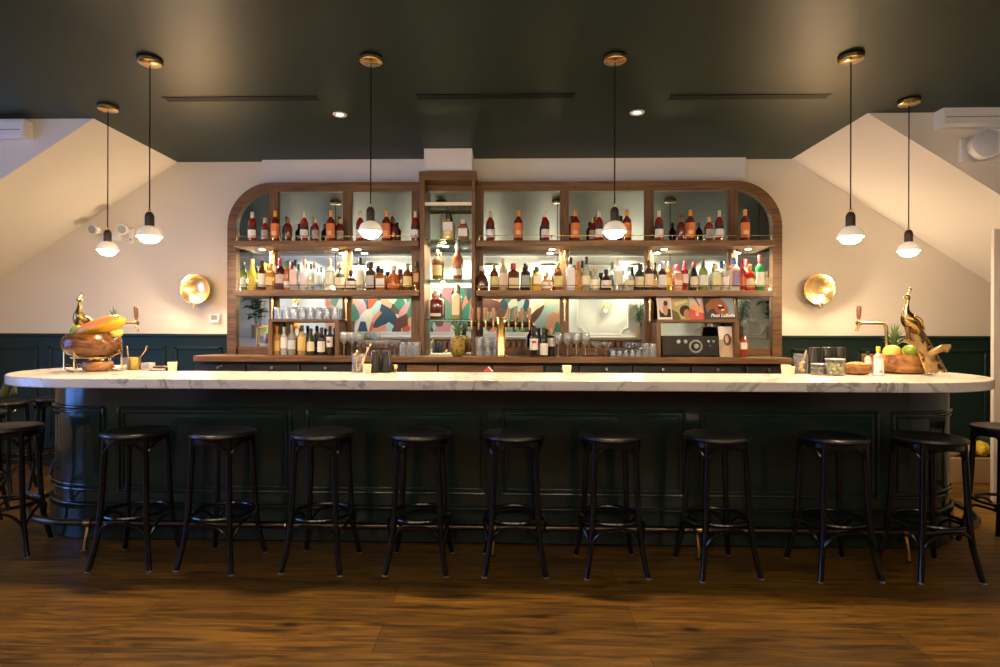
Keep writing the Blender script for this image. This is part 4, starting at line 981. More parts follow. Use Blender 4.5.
# --- peacocks
YP = 3.74
def make_peacock(lb):
    o = at(909, 340, Y=YP); zb = 339.5
    t = thing('peacock_statue', lb, 'statue', (o.x, YP, at(909, zb, Y=YP).z), group='brass peacock statues')
    def L(px, py, dy=0): q = at(px, py, Y=YP); return (q.x - o.x, dy, q.z - t.location.z)
    u = px2m(YP)
    MB().tube([L(903.6, 298.4), L(904.6, 297.8), L(905.3, 297.2), L(906.7, 296.8), L(908, 297.3), L(908.3, 299), L(907.6, 302), L(906.9, 306), L(906.2, 310), L(906, 313), L(907.5, 317), L(910, 321), L(913, 325), L(916, 329), L(918, 333)],
              [.3 * u, .9 * u, 2.1 * u, 2.8 * u, 2.5 * u, 1.9 * u, 1.7 * u, 2.2 * u, 3.2 * u, 5 * u, 7.2 * u, 8.4 * u, 7.6 * u, 4.6 * u, 2.2 * u], 18, sy=.85).build('body', BRASSD, t)
    for s_ in (-1, 1):
        MB().tube([L(908, 316, s_ * .030), L(911.5, 317, s_ * .042), L(915.5, 320.5, s_ * .042), L(919, 326, s_ * .030), L(923, 331, s_ * .018)], [1.2 * u, 3.2 * u, 3.6 * u, 2.4 * u, .5 * u], 12, sy=.5).build('wing', BRASSD, t)
        MB().tube([L(908.5 + s_ * .8, 327, s_ * .018), L(908 + s_, 333, s_ * .018), L(908.3 + s_, 339, s_ * .018)], [2.6 * u, 1.3 * u, 1.0 * u], 8).tube([L(908.3 + s_, 339, s_ * .018), L(905 + s_, 339.4, s_ * .022)], [.9 * u, .4 * u], 6).build('leg', BRASSD, t)
    m = MB()
    for k, (dx, dz) in enumerate(((2.0, -5.6), (3.6, -5.2), (4.6, -3.8))):
        m.tube([L(907.8, 294.6), L(907.8 + dx * .5, 294.6 + dz * .6), L(907.8 + dx, 294.6 + dz)], .0016, 5).ell(L(907.8 + dx, 294.6 + dz), .006, .004, .006, 8, 6)
    m.build('crest', BRASSD, t)
    # pierced train: a curved sheet with a pattern of openings
    m = MB(); NU, NV = 26, 12; A = [L(920, 321), L(911.5, 333)]; B = [L(948.5, 373), L(925, 373)]
    P = []
    for i in range(NU + 1):
        s_ = i / NU; l0 = Vector(A[0]).lerp(Vector(B[0]), s_); l1 = Vector(A[1]).lerp(Vector(B[1]), s_)
        for j in range(NV + 1):
            v = j / NV; q = l0.lerp(l1, v); q.y = (-.030 - .055 * s_) * math.cos((v - .5) * 2.4) + .03 + .02 * math.sin(v * PI); q.z += .02 * math.sin(PI * s_) * .3
            P.append(q)
    fs = []
    for i in range(NU):
        for j in range(NV):
            hole = (i % 4 in (1, 2)) and ((j + (i // 4) % 2 * 2) % 4 in (1, 2)) and i > 6 and 0 < j < NV - 1
            if hole: continue
            a = i * (NV + 1) + j; fs.append((a, a + 1, a + NV + 2, a + NV + 1))
    m.add(P, fs); tr = m.build('train', BRASSD, t)
    sd = tr.modifiers.new('thickness', 'SOLIDIFY'); sd.thickness = .006
    return t
pk = make_peacock('brass peacock statue in profile on driftwood at the right end of the bar')
def driftwood(lb):
    o = at(920, 372, Y=YP)
    t = bpy.data.objects.new('x', None); bpy.data.objects.remove(t)
    def L(px, py, dy=0): q = at(px, py, Y=YP); return (q.x - pk.location.x, dy, q.z - pk.location.z)
    u = px2m(YP); m = MB()
    m.tube([L(904, 341.5), L(909, 341.6), L(915, 343, -.005), L(921, 347, -.01), L(925.5, 354, -.015), L(928.5, 362, -.02), L(931.5, 371.8, -.02)], [1.6 * u, 2.2 * u, 3.0 * u, 3.9 * u, 3.6 * u, 4.4 * u, 5.0 * u], 11, sy=.9)
    m.tube([L(925, 355, -.02), L(930, 350.5, -.05), L(935, 347.5, -.06), L(940, 348.5, -.06), L(941.5, 349, -.06)], [3 * u, 3.4 * u, 2.9 * u, 3.8 * u, 2.4 * u], 11)
    m.tube([L(926, 364), L(932, 368, .05), L(938, 373, .08)], [2.4 * u, 2 * u, 1.4 * u], 9)
    q = random.Random(5)
    m.v = [(v[0] + .010 * math.sin(v[2] * 90 + v[0] * 60) * q.uniform(.4, 1), v[1] + .009 * math.sin(v[2] * 110 + v[0] * 40), v[2] + .006 * math.sin(v[0] * 120 + v[1] * 60)) for v in m.v]
    o_ = m.build('driftwood', mat('driftwood_pale', (.30, .18, .065), .4, var=.75, vscale=38, bump=1), None)
    o_.location = pk.location
    return tag(o_, lb, 'driftwood', 'driftwood perches')
dw = driftwood('gnarled pale driftwood carrying the right peacock statue')
lp = on(78, 366); dz = 0
pk2 = dup(pk, (at(80.5, 330, Y=4.20).x, 4.20, at(80.5, 338, Y=4.20).z), PI / 2 - .1, 'brass peacock statue facing forward behind the fruit stand at the left end')
pk2.location.z = pk.location.z
dw2 = dw.copy(); C.objects.link(dw2); dw2.location = pk2.location; dw2.rotation_euler = (0, 0, PI / 2 - .1); dw2['label'] = 'gnarled driftwood carrying the left peacock statue'
# --- swan-neck draught taps
def draught(px0, Y, sgn, lb):
    t = thing('draught_tap', lb, 'beer tap', (at(px0, 372, Y=Y).x, Y, BH), group='single brass draught taps at the bar ends')
    u = px2m(Y); zz = lambda py: at(px0, py, Y=Y).z - BH
    d = lambda n: sgn * n * u
    MB().lathe([(.001, 0), (.034, 0), (.034, .006), (.016, .016), (.001, .016)], 20).build('base_flange', BRASS, t)
    MB().tube([(0, 0, .01), (0, 0, zz(330)), (d(-.6), 0, zz(326.5)), (d(-2.6), 0, zz(324.2)), (d(-5), 0, zz(323.7)), (d(-25), 0, zz(323.2))], 1.5 * u, 12).build('pipe', BRASS, t)
    j = MB().tube([(d(-24), 0, zz(323.2)), (d(-29), 0, zz(323.2))], 1.9 * u, 12).tube([(d(-27.3), 0, zz(323)), (d(-27.5), 0, zz(326.5)), (d(-29.5), 0, zz(331))], [1.5 * u, 1.4 * u, 1.1 * u], 10).tube([(d(-27), 0, zz(323)), (d(-27), 0, zz(319))], [1.2 * u, .9 * u], 10).build('faucet', BRASS, t)
    MB().tube([(d(-27), 0, zz(319.5)), (d(-27), 0, zz(316)), (d(-26.8), 0, zz(310)), (d(-26.6), 0, zz(306.5)), (d(-26.6), 0, zz(305.6))], [1.1 * u, 1.9 * u, 2.2 * u, 2.0 * u, .8 * u], 12).build('handle', mat('handle_brown', (.20, .09, .04), .3), j)
draught(886.5, 4.05, 1, 'single brass draught tap with brown handle behind the right fruit bowl')
draught(110, 4.15, -1, 'single brass draught tap with brown handle behind the left fruit stand')
# --- bowls
def bowl(x, y, z, r, h, m, lb, cat='bowl', name='wooden_bowl', prof_=None):
    pr = prof_ or [(.001, 0), (.55, 0), (.80, .10), (.97, .36), (1.0, .60), (.95, .86), (.90, 1.0), (.85, 1.0), (.88, .85), (.92, .58), (.80, .25), (.5, .12), (.001, .10)]
    o = MB().lathe([(a * r if a > .01 else .0005, b * h) for a, b in pr], 40, cap=False).build(name, m)
    o.location = (x, y, z); return tag(o, lb, cat)
YB = 3.66
p = on(902.5, 373.2); u = px2m(p.y)
bowl(p.x, p.y, BH, 21.3 * u, 18.5 * u, OLIVEW, 'large honey-coloured wooden bowl of fruit below the right peacock', prof_=[(.001, 0), (.72, 0), (.90, .10), (.98, .40), (1.0, .75), (1.0, 1.0), (.95, 1.0), (.94, .7), (.85, .25), (.6, .12), (.001, .12)])
bz = BH + 18.5 * u; bc = p.copy()
def fruit(name, px, py, r, m, lb, Y, rz=1.0, rx=1.0, stem=None, cat='fruit'):
    c = at(px, py, Y=Y)
    t = thing(name, lb, cat, (c.x, Y, c.z - r * rz))
    MB().ell((0, 0, r * rz), r * rx, r, r * rz, 20, 14).build('flesh', m, t)
    MB().tube([(0, 0, r * rz * 2 - .003), (.002, 0, r * rz * 2 + .006)], [.004, .003], 6).build('stem', mat('stem_brown', (.1, .06, .02), .6), t)
    return t
ORM = mat('orange_peel', (.75, .33, .06), .4, var=.12, vscale=60, bump=.3); YLM = mat('yellow_fruit', (.78, .52, .10), .4, var=.12, vscale=20); LIMEM = mat('lime_skin', (.20, .32, .03), .3, var=.25, vscale=14)
YM = bc.y - .03
fruit('melon', 892, 352.5, 7.4 * u, YLM, 'round yellow-orange fruit at the front of the right fruit bowl', YM, rx=1.1)
fruit('lime', 911, 351.8, 7.8 * u, LIMEM, 'big shiny green lime in the right fruit bowl', YM, .9, 1.05)
fruit('orange', 882.5, 358.2, 4.6 * u, ORM, 'orange at the left rim of the right fruit bowl', YM + .02)
fruit('orange', 901, 355.5, 4.2 * u, ORM, 'orange half sunk between the yellow fruit and the lime', YM + .01)
fruit('orange', 906, 361, 5.5 * u, ORM, 'orange low behind in the right fruit bowl', YM + .09)
pineapple(at(894.5, 350, Y=YM + .11).x, YM + .11, BH + .07, 6.5 * u, at(894, 346, Y=YM + .11).z - BH - .07, 21 * u, 'spiky pineapple standing in the right fruit bowl', seed=9, leafn=44)
# left stand
FL, BL, FR = on(74, 372.6), on(64, 370.4), on(121.5, 371.6); BRk = BL + FR - FL; p = (FR + BL) / 2; u = px2m(p.y); yl_ = p.y
zs = lambda py: at(93, py, Y=yl_).z - BH
t = thing('fruit_stand', 'brass wire stand holding the dark wooden fruit bowl at the left end', 'stand', (p.x, yl_, BH)); r_ = .0052
for a_, b_ in ((FL, BL), (FR, BRk)):
    a_, b_ = Vector((a_.x - p.x, a_.y - yl_, 0)), Vector((b_.x - p.x, b_.y - yl_, 0)); up_ = lambda v, z, k=1: Vector((v.x * k, v.y * k, z))
    MB().tube([up_(a_, zs(344)), up_(a_, .03), up_(a_, .012, .985), up_(a_, r_, .93), up_(b_, r_, .93), up_(b_, .012, .985), up_(b_, .03), up_(b_, zs(344))], r_, 8).build('leg', BRASS, t)
MB().tube([(math.cos(2 * PI * k / 36) * 18 * u, math.sin(2 * PI * k / 36) * 18 * u, zs(357.2)) for k in range(36)], r_ * .8, 6, closed=True).build('ring', BRASS, t)
for c_ in (FL, BL, FR, BRk):
    v = Vector((c_.x - p.x, c_.y - yl_, 0)); w_ = v.normalized() * 18 * u
    MB().tube([(v.x, v.y, zs(352)), (w_.x, w_.y, zs(357.2))], r_ * .8, 6).build('spoke', BRASS, t)
bowl(p.x, yl_, BH + zs(356.5), 26.4 * u, zs(334.5) - zs(356.5), DKBOWL, 'dark rounded wooden bowl on the brass stand at the left end', prof_=[(.001, 0), (.55, 0), (.82, .12), (.97, .38), (1.0, .60), (.94, .86), (.86, 1.0), (.80, .98), (.86, .84), (.92, .58), (.80, .25), (.5, .12), (.001, .10)])
# papaya: long two-coloured fruit
def papaya():
    m_, nt, p_ = newmat('papaya_skin'); tc = nt.nodes.new('ShaderNodeTexCoord'); sp = nt.nodes.new('ShaderNodeSeparateXYZ'); nz = nt.nodes.new('ShaderNodeTexNoise'); nz.inputs['Scale'].default_value = 14
    ad = nt.nodes.new('ShaderNodeMath'); ad.operation = 'MULTIPLY_ADD'; ad.inputs[1].default_value = .07
    rp = nt.nodes.new('ShaderNodeValToRGB'); e = rp.color_ramp.elements; e[0].position = 0.028; e[0].color = (.72, .36, .015, 1); e[1].position = .048; e[1].color = (.82, .21, .045, 1)
    L = nt.links.new; L(tc.outputs['Object'], sp.inputs[0]); L(tc.outputs['Object'], nz.inputs['Vector']); L(nz.outputs['Fac'], ad.inputs[0]); L(sp.outputs['Z'], ad.inputs[2]); L(ad.outputs[0], rp.inputs[0]); L(rp.outputs[0], p_.inputs['Base Color']); p_.inputs['Roughness'].default_value = .35
    c = at(99.5, 326.5, Y=yl_ - .03)
    pr = [(-27, .3), (-24, 3.2), (-18, 5.6), (-8, 7.2), (4, 8.0), (14, 8.0), (21, 6.6), (25, 4.2), (27, 1.5)]
    o = MB().tube([(a * u, 0, 0) for a, b in pr], [b * u for a, b in pr], 22).build('papaya', m_)
    o.location = c; o.rotation_euler = (0, -.27, 0)
    tag(o, 'long orange and yellow papaya lying across the left wooden bowl', 'fruit')
papaya()
fruit('melon', 78, 332, 7 * u, LIMEM, 'dark green round fruit at the left rim of the left bowl', yl_ + .02)
fruit('mango', 116.5, 332.5, 6 * u, YLM, 'yellow fruit under the papaya tip in the left bowl', yl_ - .01, .9)
pineapple(at(115, 335, Y=yl_ + .10).x, yl_ + .09, BH + zs(352), 6 * u, zs(320) - zs(352), 13 * u, 'pineapple standing behind the papaya in the left bowl', seed=4, leafn=24)
q = on(104.5, 370.5)
bowl(q.x, yl_ - .01, BH, 13.8 * u, 9.8 * u, OLIVEW, 'small light wooden bowl under the left brass stand')
m = MB(); rq = random.Random(3)
for k in range(16):
    a = Vector((rq.uniform(-.09, .07), rq.uniform(.0, .10), rq.uniform(.008, .03))); b_ = a + Vector((rq.uniform(-.06, .06), rq.uniform(-.04, .04), rq.uniform(.0, .05)))
    m.tube([a, a.lerp(b_, .5) + Vector((0, 0, .012)), b_], [.006, .008, .004], 7)
o = m.build('dried_twigs', mat('dark_twig', (.08, .05, .045), .5, var=.5, vscale=20)); o.location = (at(80, 368, Y=yl_).x, yl_, BH)
tag(o, 'tangle of dark dried twigs under the left brass stand', 'twigs', kind='stuff')
# brass mug with spoon and straw
q = on(134, 369.5); uu = px2m(q.y)
t = thing('brass_mug', 'hammered brass mug beside the left fruit stand', 'mug', (q.x, q.y, BH))
MB().lathe([(.0005, 0), (6 * uu, 0), (6.2 * uu, .004), (6.2 * uu, 12.5 * uu), (5.7 * uu, 12.5 * uu), (5.6 * uu, .01), (.0005, .008)], 28, cap=False).build('cup', mat('hammered_brass', (.80, .55, .16), .28, metal=1, bump=.8, vscale=60), t)
o = MB().tube([(-.015, 0, .012), (-.04, 0, .085), (-7.5 * uu, 0, 24 * uu)], [.006, .0045, .006], 8).build('bar_spoon', BRASS); o.location = (q.x, q.y, BH)
tag(o, 'brass spoon leaning left out of the brass mug', 'spoon')
o = MB().tube([(.0, .01, .012), (.03, .01, .075), (9 * uu, .01, 17 * uu), (11.5 * uu, .01, 20 * uu), (12 * uu, .01, 24 * uu)], [.004, .005, .006, .008, .007], 8).build('cocktail_stirrer', BRASS); o.location = (q.x, q.y, BH)
tag(o, 'bent gilt stirrer leaning right out of the brass mug', 'stirrer')
q = on(126.5, 370); gobj_ = MB().lathe([(.0005, .003), (.017, .003), (.018, .0), (.020, .09), (.018, .09), (.016, .012), (.0005, .012)], 18, cap=False).build('drinking_glass', CLEAR); gobj_.location = (q.x + .0, q.y - .02, BH)
tag(gobj_, 'slim clear glass between the left fruit stand and the mug', 'glass')
q = on(143.5, 368.5); t = thing('napkin_stack', 'small stack of white napkins right of the brass mug', 'napkins', (q.x, q.y + .05, BH))
for k in range(5): MB().box(-.035, .035, -.035, .035, k * .008, k * .008 + .0065).build('napkin', WHITEL, t)
q = on(157, 368); o = bx(-.06, .06, -.05, .05, 0, .012).build('wooden_board', WAL, bevel=.003); o.location = (q.x, q.y + .04, BH); tag(o, 'flat wooden board between the napkins and the left candle', 'board')
q = on(158, 369.4); o = bx(-.05, .05, -.02, .02, 0, .005).build('folded_menu', WHITEL, bevel=.001); o.location = (q.x, q.y - .01, BH); tag(o, 'folded white menu card lying before the wooden board', 'menu')
# candles
FROST = mat('frosted_candle_glass', (.70, .58, .40), .4, emit=(1, .72, .42), es=.05)
FLAME = mat('flame', (1, .8, .5), emit=(1, .62, .25), es=30)
def candle(px, py, lb, s_=1):
    q = on(px, py); u = px2m(q.y)
    t = thing('tea_light_holder', lb, 'candle', (q.x, q.y, BH), group='tea light candles on the bar')
    MB().lathe([(.0005, 0), (3.5 * u, 0), (3.7 * u, .003), (4.6 * u * s_, 9 * u), (4.2 * u * s_, 9 * u), (3.3 * u, .012), (.0005, .012)], 24, cap=False).build('holder', FROST, t)
    MB().lathe([(.0005, .0125), (3.1 * u, .0125), (3.1 * u, .030), (.0005, .030)], 18, cap=False).build('wax', mat('wax', (.85, .8, .68), .5), t)
    MB().lathe([(.0005, .031), (.004, .036), (.0045, .041), (.0005, .055)], 10, cap=False).build('flame', FLAME, t)
candle(172.5, 371, 'tea light candle near the left end, right of the wooden board')
candle(367, 373.2, 'tea light candle in front of the left pair of black shakers')
candle(567, 374.5, 'tea light candle standing alone right of the beer taps')
candle(790, 375.5, 'tea light candle left of the garnish jar at the right')
candle(785.8, 374, 'unlit looking amber candle glass behind the right candle')
# shakers
SHK = mat('shaker_black', (.014, .014, .015), .28, spec=.35)
def shaker(px, py, h, lb, wb=5.6, wt=4.2):
    q = on(px, py); u = px2m(q.y)
    o = MB().lathe([(.0005, 0), (wb * u, 0), (wb * u, .003), (wt * u, h * u), (wt * .9 * u, (h + .8) * u), (.0005, (h + .8) * u)], 28, cap=False).build('cocktail_shaker', SHK)
    o.location = (q.x, q.y, BH); tag(o, lb, 'shaker', 'black cocktail shaker tins')
shaker(375.5, 372.5, 21, 'upturned black shaker tin behind the central candle, left one of two')
shaker(386.3, 372.5, 21, 'upturned black shaker tin left of the gold jigger')
shaker(814.5, 371.5, 23, 'black shaker tin behind the small dark jar at the right', 5.2, 5)
shaker(827.5, 371.5, 23, 'black shaker tin behind the left half of the olive jar', 5.2, 5)
shaker(840, 371.5, 23, 'black shaker tin between the olive jar and the nut bowl', 5.2, 5)
q = on(395.4, 372.6); u = px2m(q.y)
o = MB().lathe([(.0005, 0), (2.4 * u, 0), (1.6 * u, 2.4 * u), (.7 * u, 3.2 * u), (1.8 * u, 4.4 * u), (3.1 * u, 7.6 * u), (2.8 * u, 7.6 * u), (.0005, 4 * u)], 24, cap=False).build('jigger', BRASS); o.location = (q.x, q.y, BH)
tag(o, 'small gold jigger right of the central shakers', 'jigger')
# jars
def jar(px, py, w, h, lb, name='glass_jar', lid=None):
    q = on(px, py); u = px2m(q.y); r = w / 2 * u; hh = h * u
    t = thing(name, lb, 'jar', (q.x, q.y, BH))
    MB().lathe([(.0005, .0), (r * .94, 0), (r, .004), (r, hh * .8), (r * .92, hh * .88), (r, hh * .94), (r, hh), (r * .93, hh), (r * .93, .008), (.0005, .008)], 26, cap=False).build('glass', CLEAR, t)
    if lid:
        MB().lathe([(.0005, hh * .98), (r * .98, hh * .98), (r * .98, hh * 1.03), (.0005, hh * 1.05)], 26, cap=False).build('rim', lid, t)
    return t, r, hh, q
t, r, hh, q = jar(358, 373, 12.5, 19.5, 'open glass jar of gold bar tools left of the central candle')
for k, (dx, dy, hz, tx) in enumerate(((-.015, 0, .15, .01), (.012, .01, .17, .05), (.0, -.012, .20, .085), (-.005, .012, .13, -.02), (.018, -.006, .12, .02))):
    hz = hz * .95
    o = MB().tube([(dx * .6, dy, .014), (dx + tx * .5, dy, hz * .5), (dx + tx, dy, hz)], [.003, .003, .004], 7).ell((dx + tx, dy, hz), .008, .004, .010, 8, 6).build('bar_spoon', BRASS); o.location = (q.x, q.y, BH)
    tag(o, ['short gold bar tool at the left of the tool jar', 'upright gold bar spoon in the tool jar', 'longest gold bar spoon leaning right out of the tool jar', 'gold pick leaning left in the tool jar', 'short gold fork in front in the tool jar'][k], 'bar tool', 'gold bar tools in the jar')
t, r, hh, q = jar(801, 373.4, 13.5, 19.5, 'glass jar with dried ginger and gold tongs beside the right candle')
for k in range(5):
    o = MB().ell((rq.uniform(-.014, .014), rq.uniform(-.014, .014), .022 + .013 * k), .015, .013, .011, 10, 8).build('dried_citrus', mat('dried_citrus', (.62, .36, .10), .5, var=.3, vscale=40)); o.location = (q.x, q.y, BH)
    tag(o, 'piece of dried orange garnish in the jar beside the right candle', 'garnish', 'dried garnish in the jar')
o = MB().tube([(0, 0, .05), (.02, 0, .10), (.034, 0, .155)], [.004, .005, .007], 8).build('tongs', BRASS); o.location = (q.x, q.y, BH); tag(o, 'gold tongs sticking out of the ginger jar', 'tongs')
t, r, hh, q = jar(818.5, 374.8, 14.5, 10.8, 'low glass jar of dark cherries with a pale lid', lid=mat('glass_lid', (.55, .52, .5), .3))
MB().lathe([(.0005, .009), (r * .9, .009), (r * .9, hh * .62), (.0005, hh * .64)], 20, cap=False).build('cherries', mat('dark_cherry', (.03, .012, .012), .3, var=.5, vscale=60, bump=1), t)['kind'] = 'stuff'
t, r, hh, q = jar(835, 375.4, 18, 16, 'wide glass jar of green olives in front of the black shakers', lid=mat('glass_lid', (0, 0, 0)))
OLV = mat('olive_green', (.42, .38, .05), .35, var=.25, vscale=30)
k = 0
for lay in range(3):
    for i in range(7 if lay < 2 else 5):
        a = 2 * PI * i / 7 + lay * .5; rr_ = r * (.66 if i else .0)
        o = MB().ell((rr_ * math.cos(a), rr_ * math.sin(a), .022 + lay * .024), .0125, .0125, .0125, 10, 8).build('olive', OLV); o.location = (q.x, q.y, BH)
        tag(o, 'green olive in the wide glass jar', 'olive', 'olives in the glass jar')
q = on(856.5, 374.6); u = px2m(q.y)
bowl(q.x, q.y, BH, 12.8 * u, 10.5 * u, OLIVEW, 'small wooden bowl heaped with pale nuts at the right')
m = MB()
for k in range(60):
    a = rq.uniform(0, 2 * PI); rr_ = 9.6 * u * math.sqrt(rq.random()); m.ell((rr_ * math.cos(a), rr_ * math.sin(a), 9.5 * u + (1 - (rr_ / (10 * u)) ** 2) * 2.6 * u), .007, .005, .005, 7, 5)
m.lathe([(.0005, 2 * u), (9 * u, 4 * u), (10.4 * u, 9 * u), (.0005, 10.5 * u)], 20, cap=False)
o = m.build('nuts', mat('pale_nuts', (.72, .50, .24), .5)); o.location = (q.x, q.y, BH); tag(o, 'heap of pale nuts filling the small wooden bowl', 'nuts', kind='stuff')
YBm = lambda px, py: on(px, py)
q = on(868, 372.6); s = px2m(q.y)
bottle(q.x, q.y, BH, 21 * s, 3.6 * s, 'tall', (.70, .62, .5), BLK, (.74, .64, .52), (.1, .55), None, 'cream sauce bottle with black cap behind the nut bowl', None, opac=.9)
q = on(878.3, 376); s = px2m(q.y)
bottle(q.x, q.y, BH, 29 * s, 4.7 * s, 'tall', (.62, .42, .36), (.72, .52, .03), (.76, .72, .68), (.04, .60), ((.35, .3, .28), (.12, .2), 40), 'white-labelled bitters bottle with yellow cap before the right fruit bowl', None, opac=.9)
q = on(884, 371); o = bx(-.035, .035, -.02, .02, 0, .115).build('wooden_block', OLIVEW, bevel=.004); o.location = (q.x - .01, q.y + .17, BH); tag(o, 'upright wooden block behind the bitters bottle', 'block')

# service ledge behind the bar with a small red card
o = thing('service_station', 'steel service ledge behind the marble bar, barely seen over it', 'worktop', (0, 4.1, 0))
bx(-2.2, 2.2, -.22, .18, .86, .90).build('ledge', STEEL, o, bevel=.004)
for x in (-2.1, -.7, .7, 2.1): MB().tube([(x, .12, 0), (x, .12, .86)], .02, 8).build('leg', STEEL, o)
c = at(488, 367, Y=4.05)
t = thing('carton', 'small red and white carton peeking over the back edge of the marble', 'carton', (c.x, 4.05, .90))
hh = c.z - .90
bx(-.03, .03, -.03, .03, 0, hh - .03).build('box', plain((.6, .05, .05)), t); MB().prism([(-.03, hh - .03), (.03, hh - .03), (.0, hh)], 'y', -.03, .03).build('gable', plain((.62, .05, .05)), t)
MB().prism([(.0, hh), (.006, hh + .002), (.036, hh - .03), (.03, hh - .03)], 'y', -.031, .031).build('white_flap', WHITEL, t)

# hanging jacket under the left end of the marble
c0 = at(10, 384, Y=4.12)
m = MB(); NU, NV = 14, 16; P = []
for i in range(NU + 1):
    for j in range(NV + 1):
        u_ = i / NU; v_ = j / NV; wv = .05 + .03 * v_
        P.append(((u_ - .5) * 2 * wv - .03 * v_ * v_, .022 * math.sin(u_ * 11 + v_ * 2) , -.165 * v_ * (1 - .25 * abs(u_ - .35))))
fs = [(i * (NV + 1) + j, i * (NV + 1) + j + 1, (i + 1) * (NV + 1) + j + 1, (i + 1) * (NV + 1) + j) for i in range(NU) for j in range(NV)]
o = m.add(P, fs).build('hanging_cloth', mat('olive_cloth', (.10, .11, .04), .8, var=.3, vscale=30)); o.location = (c0.x, 4.12, BH - MT)
sd = o.modifiers.new('thickness', 'SOLIDIFY'); sd.thickness = .004
tag(o, 'olive green cloth hanging under the left end of the marble top', 'cloth')

# things on the floor by the right wall
c = at(992, 470, Y=5.30)
t = thing('storage_bin', 'dark green storage bin on the floor by the right end panelling', 'bin', (c.x + .12, 5.30, 0))
bx(-.14, .2, -.12, .12, 0, .36).build('bin_body', mat('bin_green', (.02, .05, .04), .5), t, bevel=.01); bx(-.15, .21, -.13, .13, .35, .38).build('rim', mat('bin_green', (0, 0, 0)), t, bevel=.008)
c = at(964, 470, Y=5.30)
m = MB(); q = random.Random(11)
o = thing('cardboard_box', 'open cardboard box on the floor behind the right bar end', 'box', (c.x, 5.32, 0))
bx(-.22, .20, -.13, .13, 0, .22).build('carton', mat('cardboard', (.36, .24, .13), .8), o, bevel=.004)
MB().prism([(-.22, .22), (-.20, .22), (-.29, .33), (-.31, .32)], 'y', -.13, .13).build('flap', mat('cardboard', (0, 0, 0)), o)
for k, (dx, col, lb) in enumerate(((-.13, (.55, .52, .46), 'crumpled white paper in the cardboard box'), (.0, (.45, .30, .12), 'crumpled tan wrapping paper in the cardboard box'), (.13, (.62, .42, .03), 'crumpled yellow cloth on top of the cardboard box'))):
    m = MB().ell((0, 0, .06), .075, .08, .065, 18, 12); m.v = [tuple(c_ * (1 + q.uniform(-.16, .16)) for c_ in v) for v in m.v]
    b = m.build('crumpled_paper', mat('crumple_%d' % k, col, .7), None, ang=20); b.location = (c.x + dx, 5.29, .225); tag(b, lb, 'paper')

# ------------------------------------------------------------ the room behind the viewer (seen in the mirrors)
x0, x1, z0, z1 = xm(326), xm(562), zm(332), zm(288)
t = thing('mural', 'wide mural of flat coloured shapes on the wall, seen in the mirrors', 'painting', (0, YF, 0))
bx(x0, x1, .012, .03, z0, z1).build('canvas', MURAL, t, smooth=False)
MB().box(x0 - .03, x1 + .03, .002, .035, z0 - .03, z0).box(x0 - .03, x1 + .03, .002, .035, z1, z1 + .03).box(x0 - .03, x0, .002, .035, z0, z1).box(x1, x1 + .03, .002, .035, z0, z1).build('frame', WHITEP, t, smooth=False)
SHADE = mat('lit_lamp_shade', (.9, .88, .8), .6, emit=(1, .84, .64), es=4.0)
for i, px in enumerate((359, 418, 491, 548, 638)):
    xx = xm(px, YF + .22)
    t = thing('drum_wall_lamp', 'glowing white drum wall lamp with brass top, %s in the mirrors' % ['behind the left pendant', 'just left of the tower', 'above the tap handles', 'left of the right pendant', 'right of the right pendant'][i], 'wall lamp', (xx, YF, zm(290, YF + .22)), group='drum lamps on the wall behind the viewer')
    hh = zm(266, YF + .22) - zm(290, YF + .22)
    MB().lathe([(.15, 0), (.17, hh)], 28, c=(0, .22, 0), cap=False).build('shade', SHADE, t)
    MB().lathe([(.175, hh - .01), (.175, hh + .04), (.001, hh + .045)], 28, c=(0, .22, 0)).build('brass_top', BRASS, t)
    MB().tube([(0, 0, hh * .6), (0, .10, hh * .6), (0, .22, hh + .03)], .012, 8).build('arm', BRASS, t)
# banquette with a ledge
LEATHER = mat('brown_leather', (.24, .10, .045), .38, var=.2, vscale=10)
zl = zm(339, YF + .15)
t = thing('banquette', 'long channel-tufted brown leather banquette reflected low in the mirrors', 'bench', (0, YF, 0))
bx(-4.6, 4.6, .01, .16, 0, zl - .03).build('back_board', WAL, t)
bx(-4.6, 4.6, .01, .20, zl - .03, zl).build('ledge', WAL, t, bevel=.004)
m = MB()
for k in range(76): x = -4.56 + k * .12; m.tube([(x + .06, .20, .48), (x + .06, .215, .8), (x + .06, .20, zl - .05)], [.058, .062, .045], 8)
m.build('back_cushion', LEATHER, t)
bx(-4.6, 4.6, .16, .62, .30, .47).build('seat_cushion', LEATHER, t, bevel=.04); bx(-4.55, 4.55, .16, .56, 0, .30).build('plinth', WAL, t)
LEAFM = mat('plant_leaf', (.045, .12, .03), .4, var=.4, vscale=9); BASK = mat('woven_basket', (.36, .24, .12), .8, var=.4, vscale=60, bump=1)
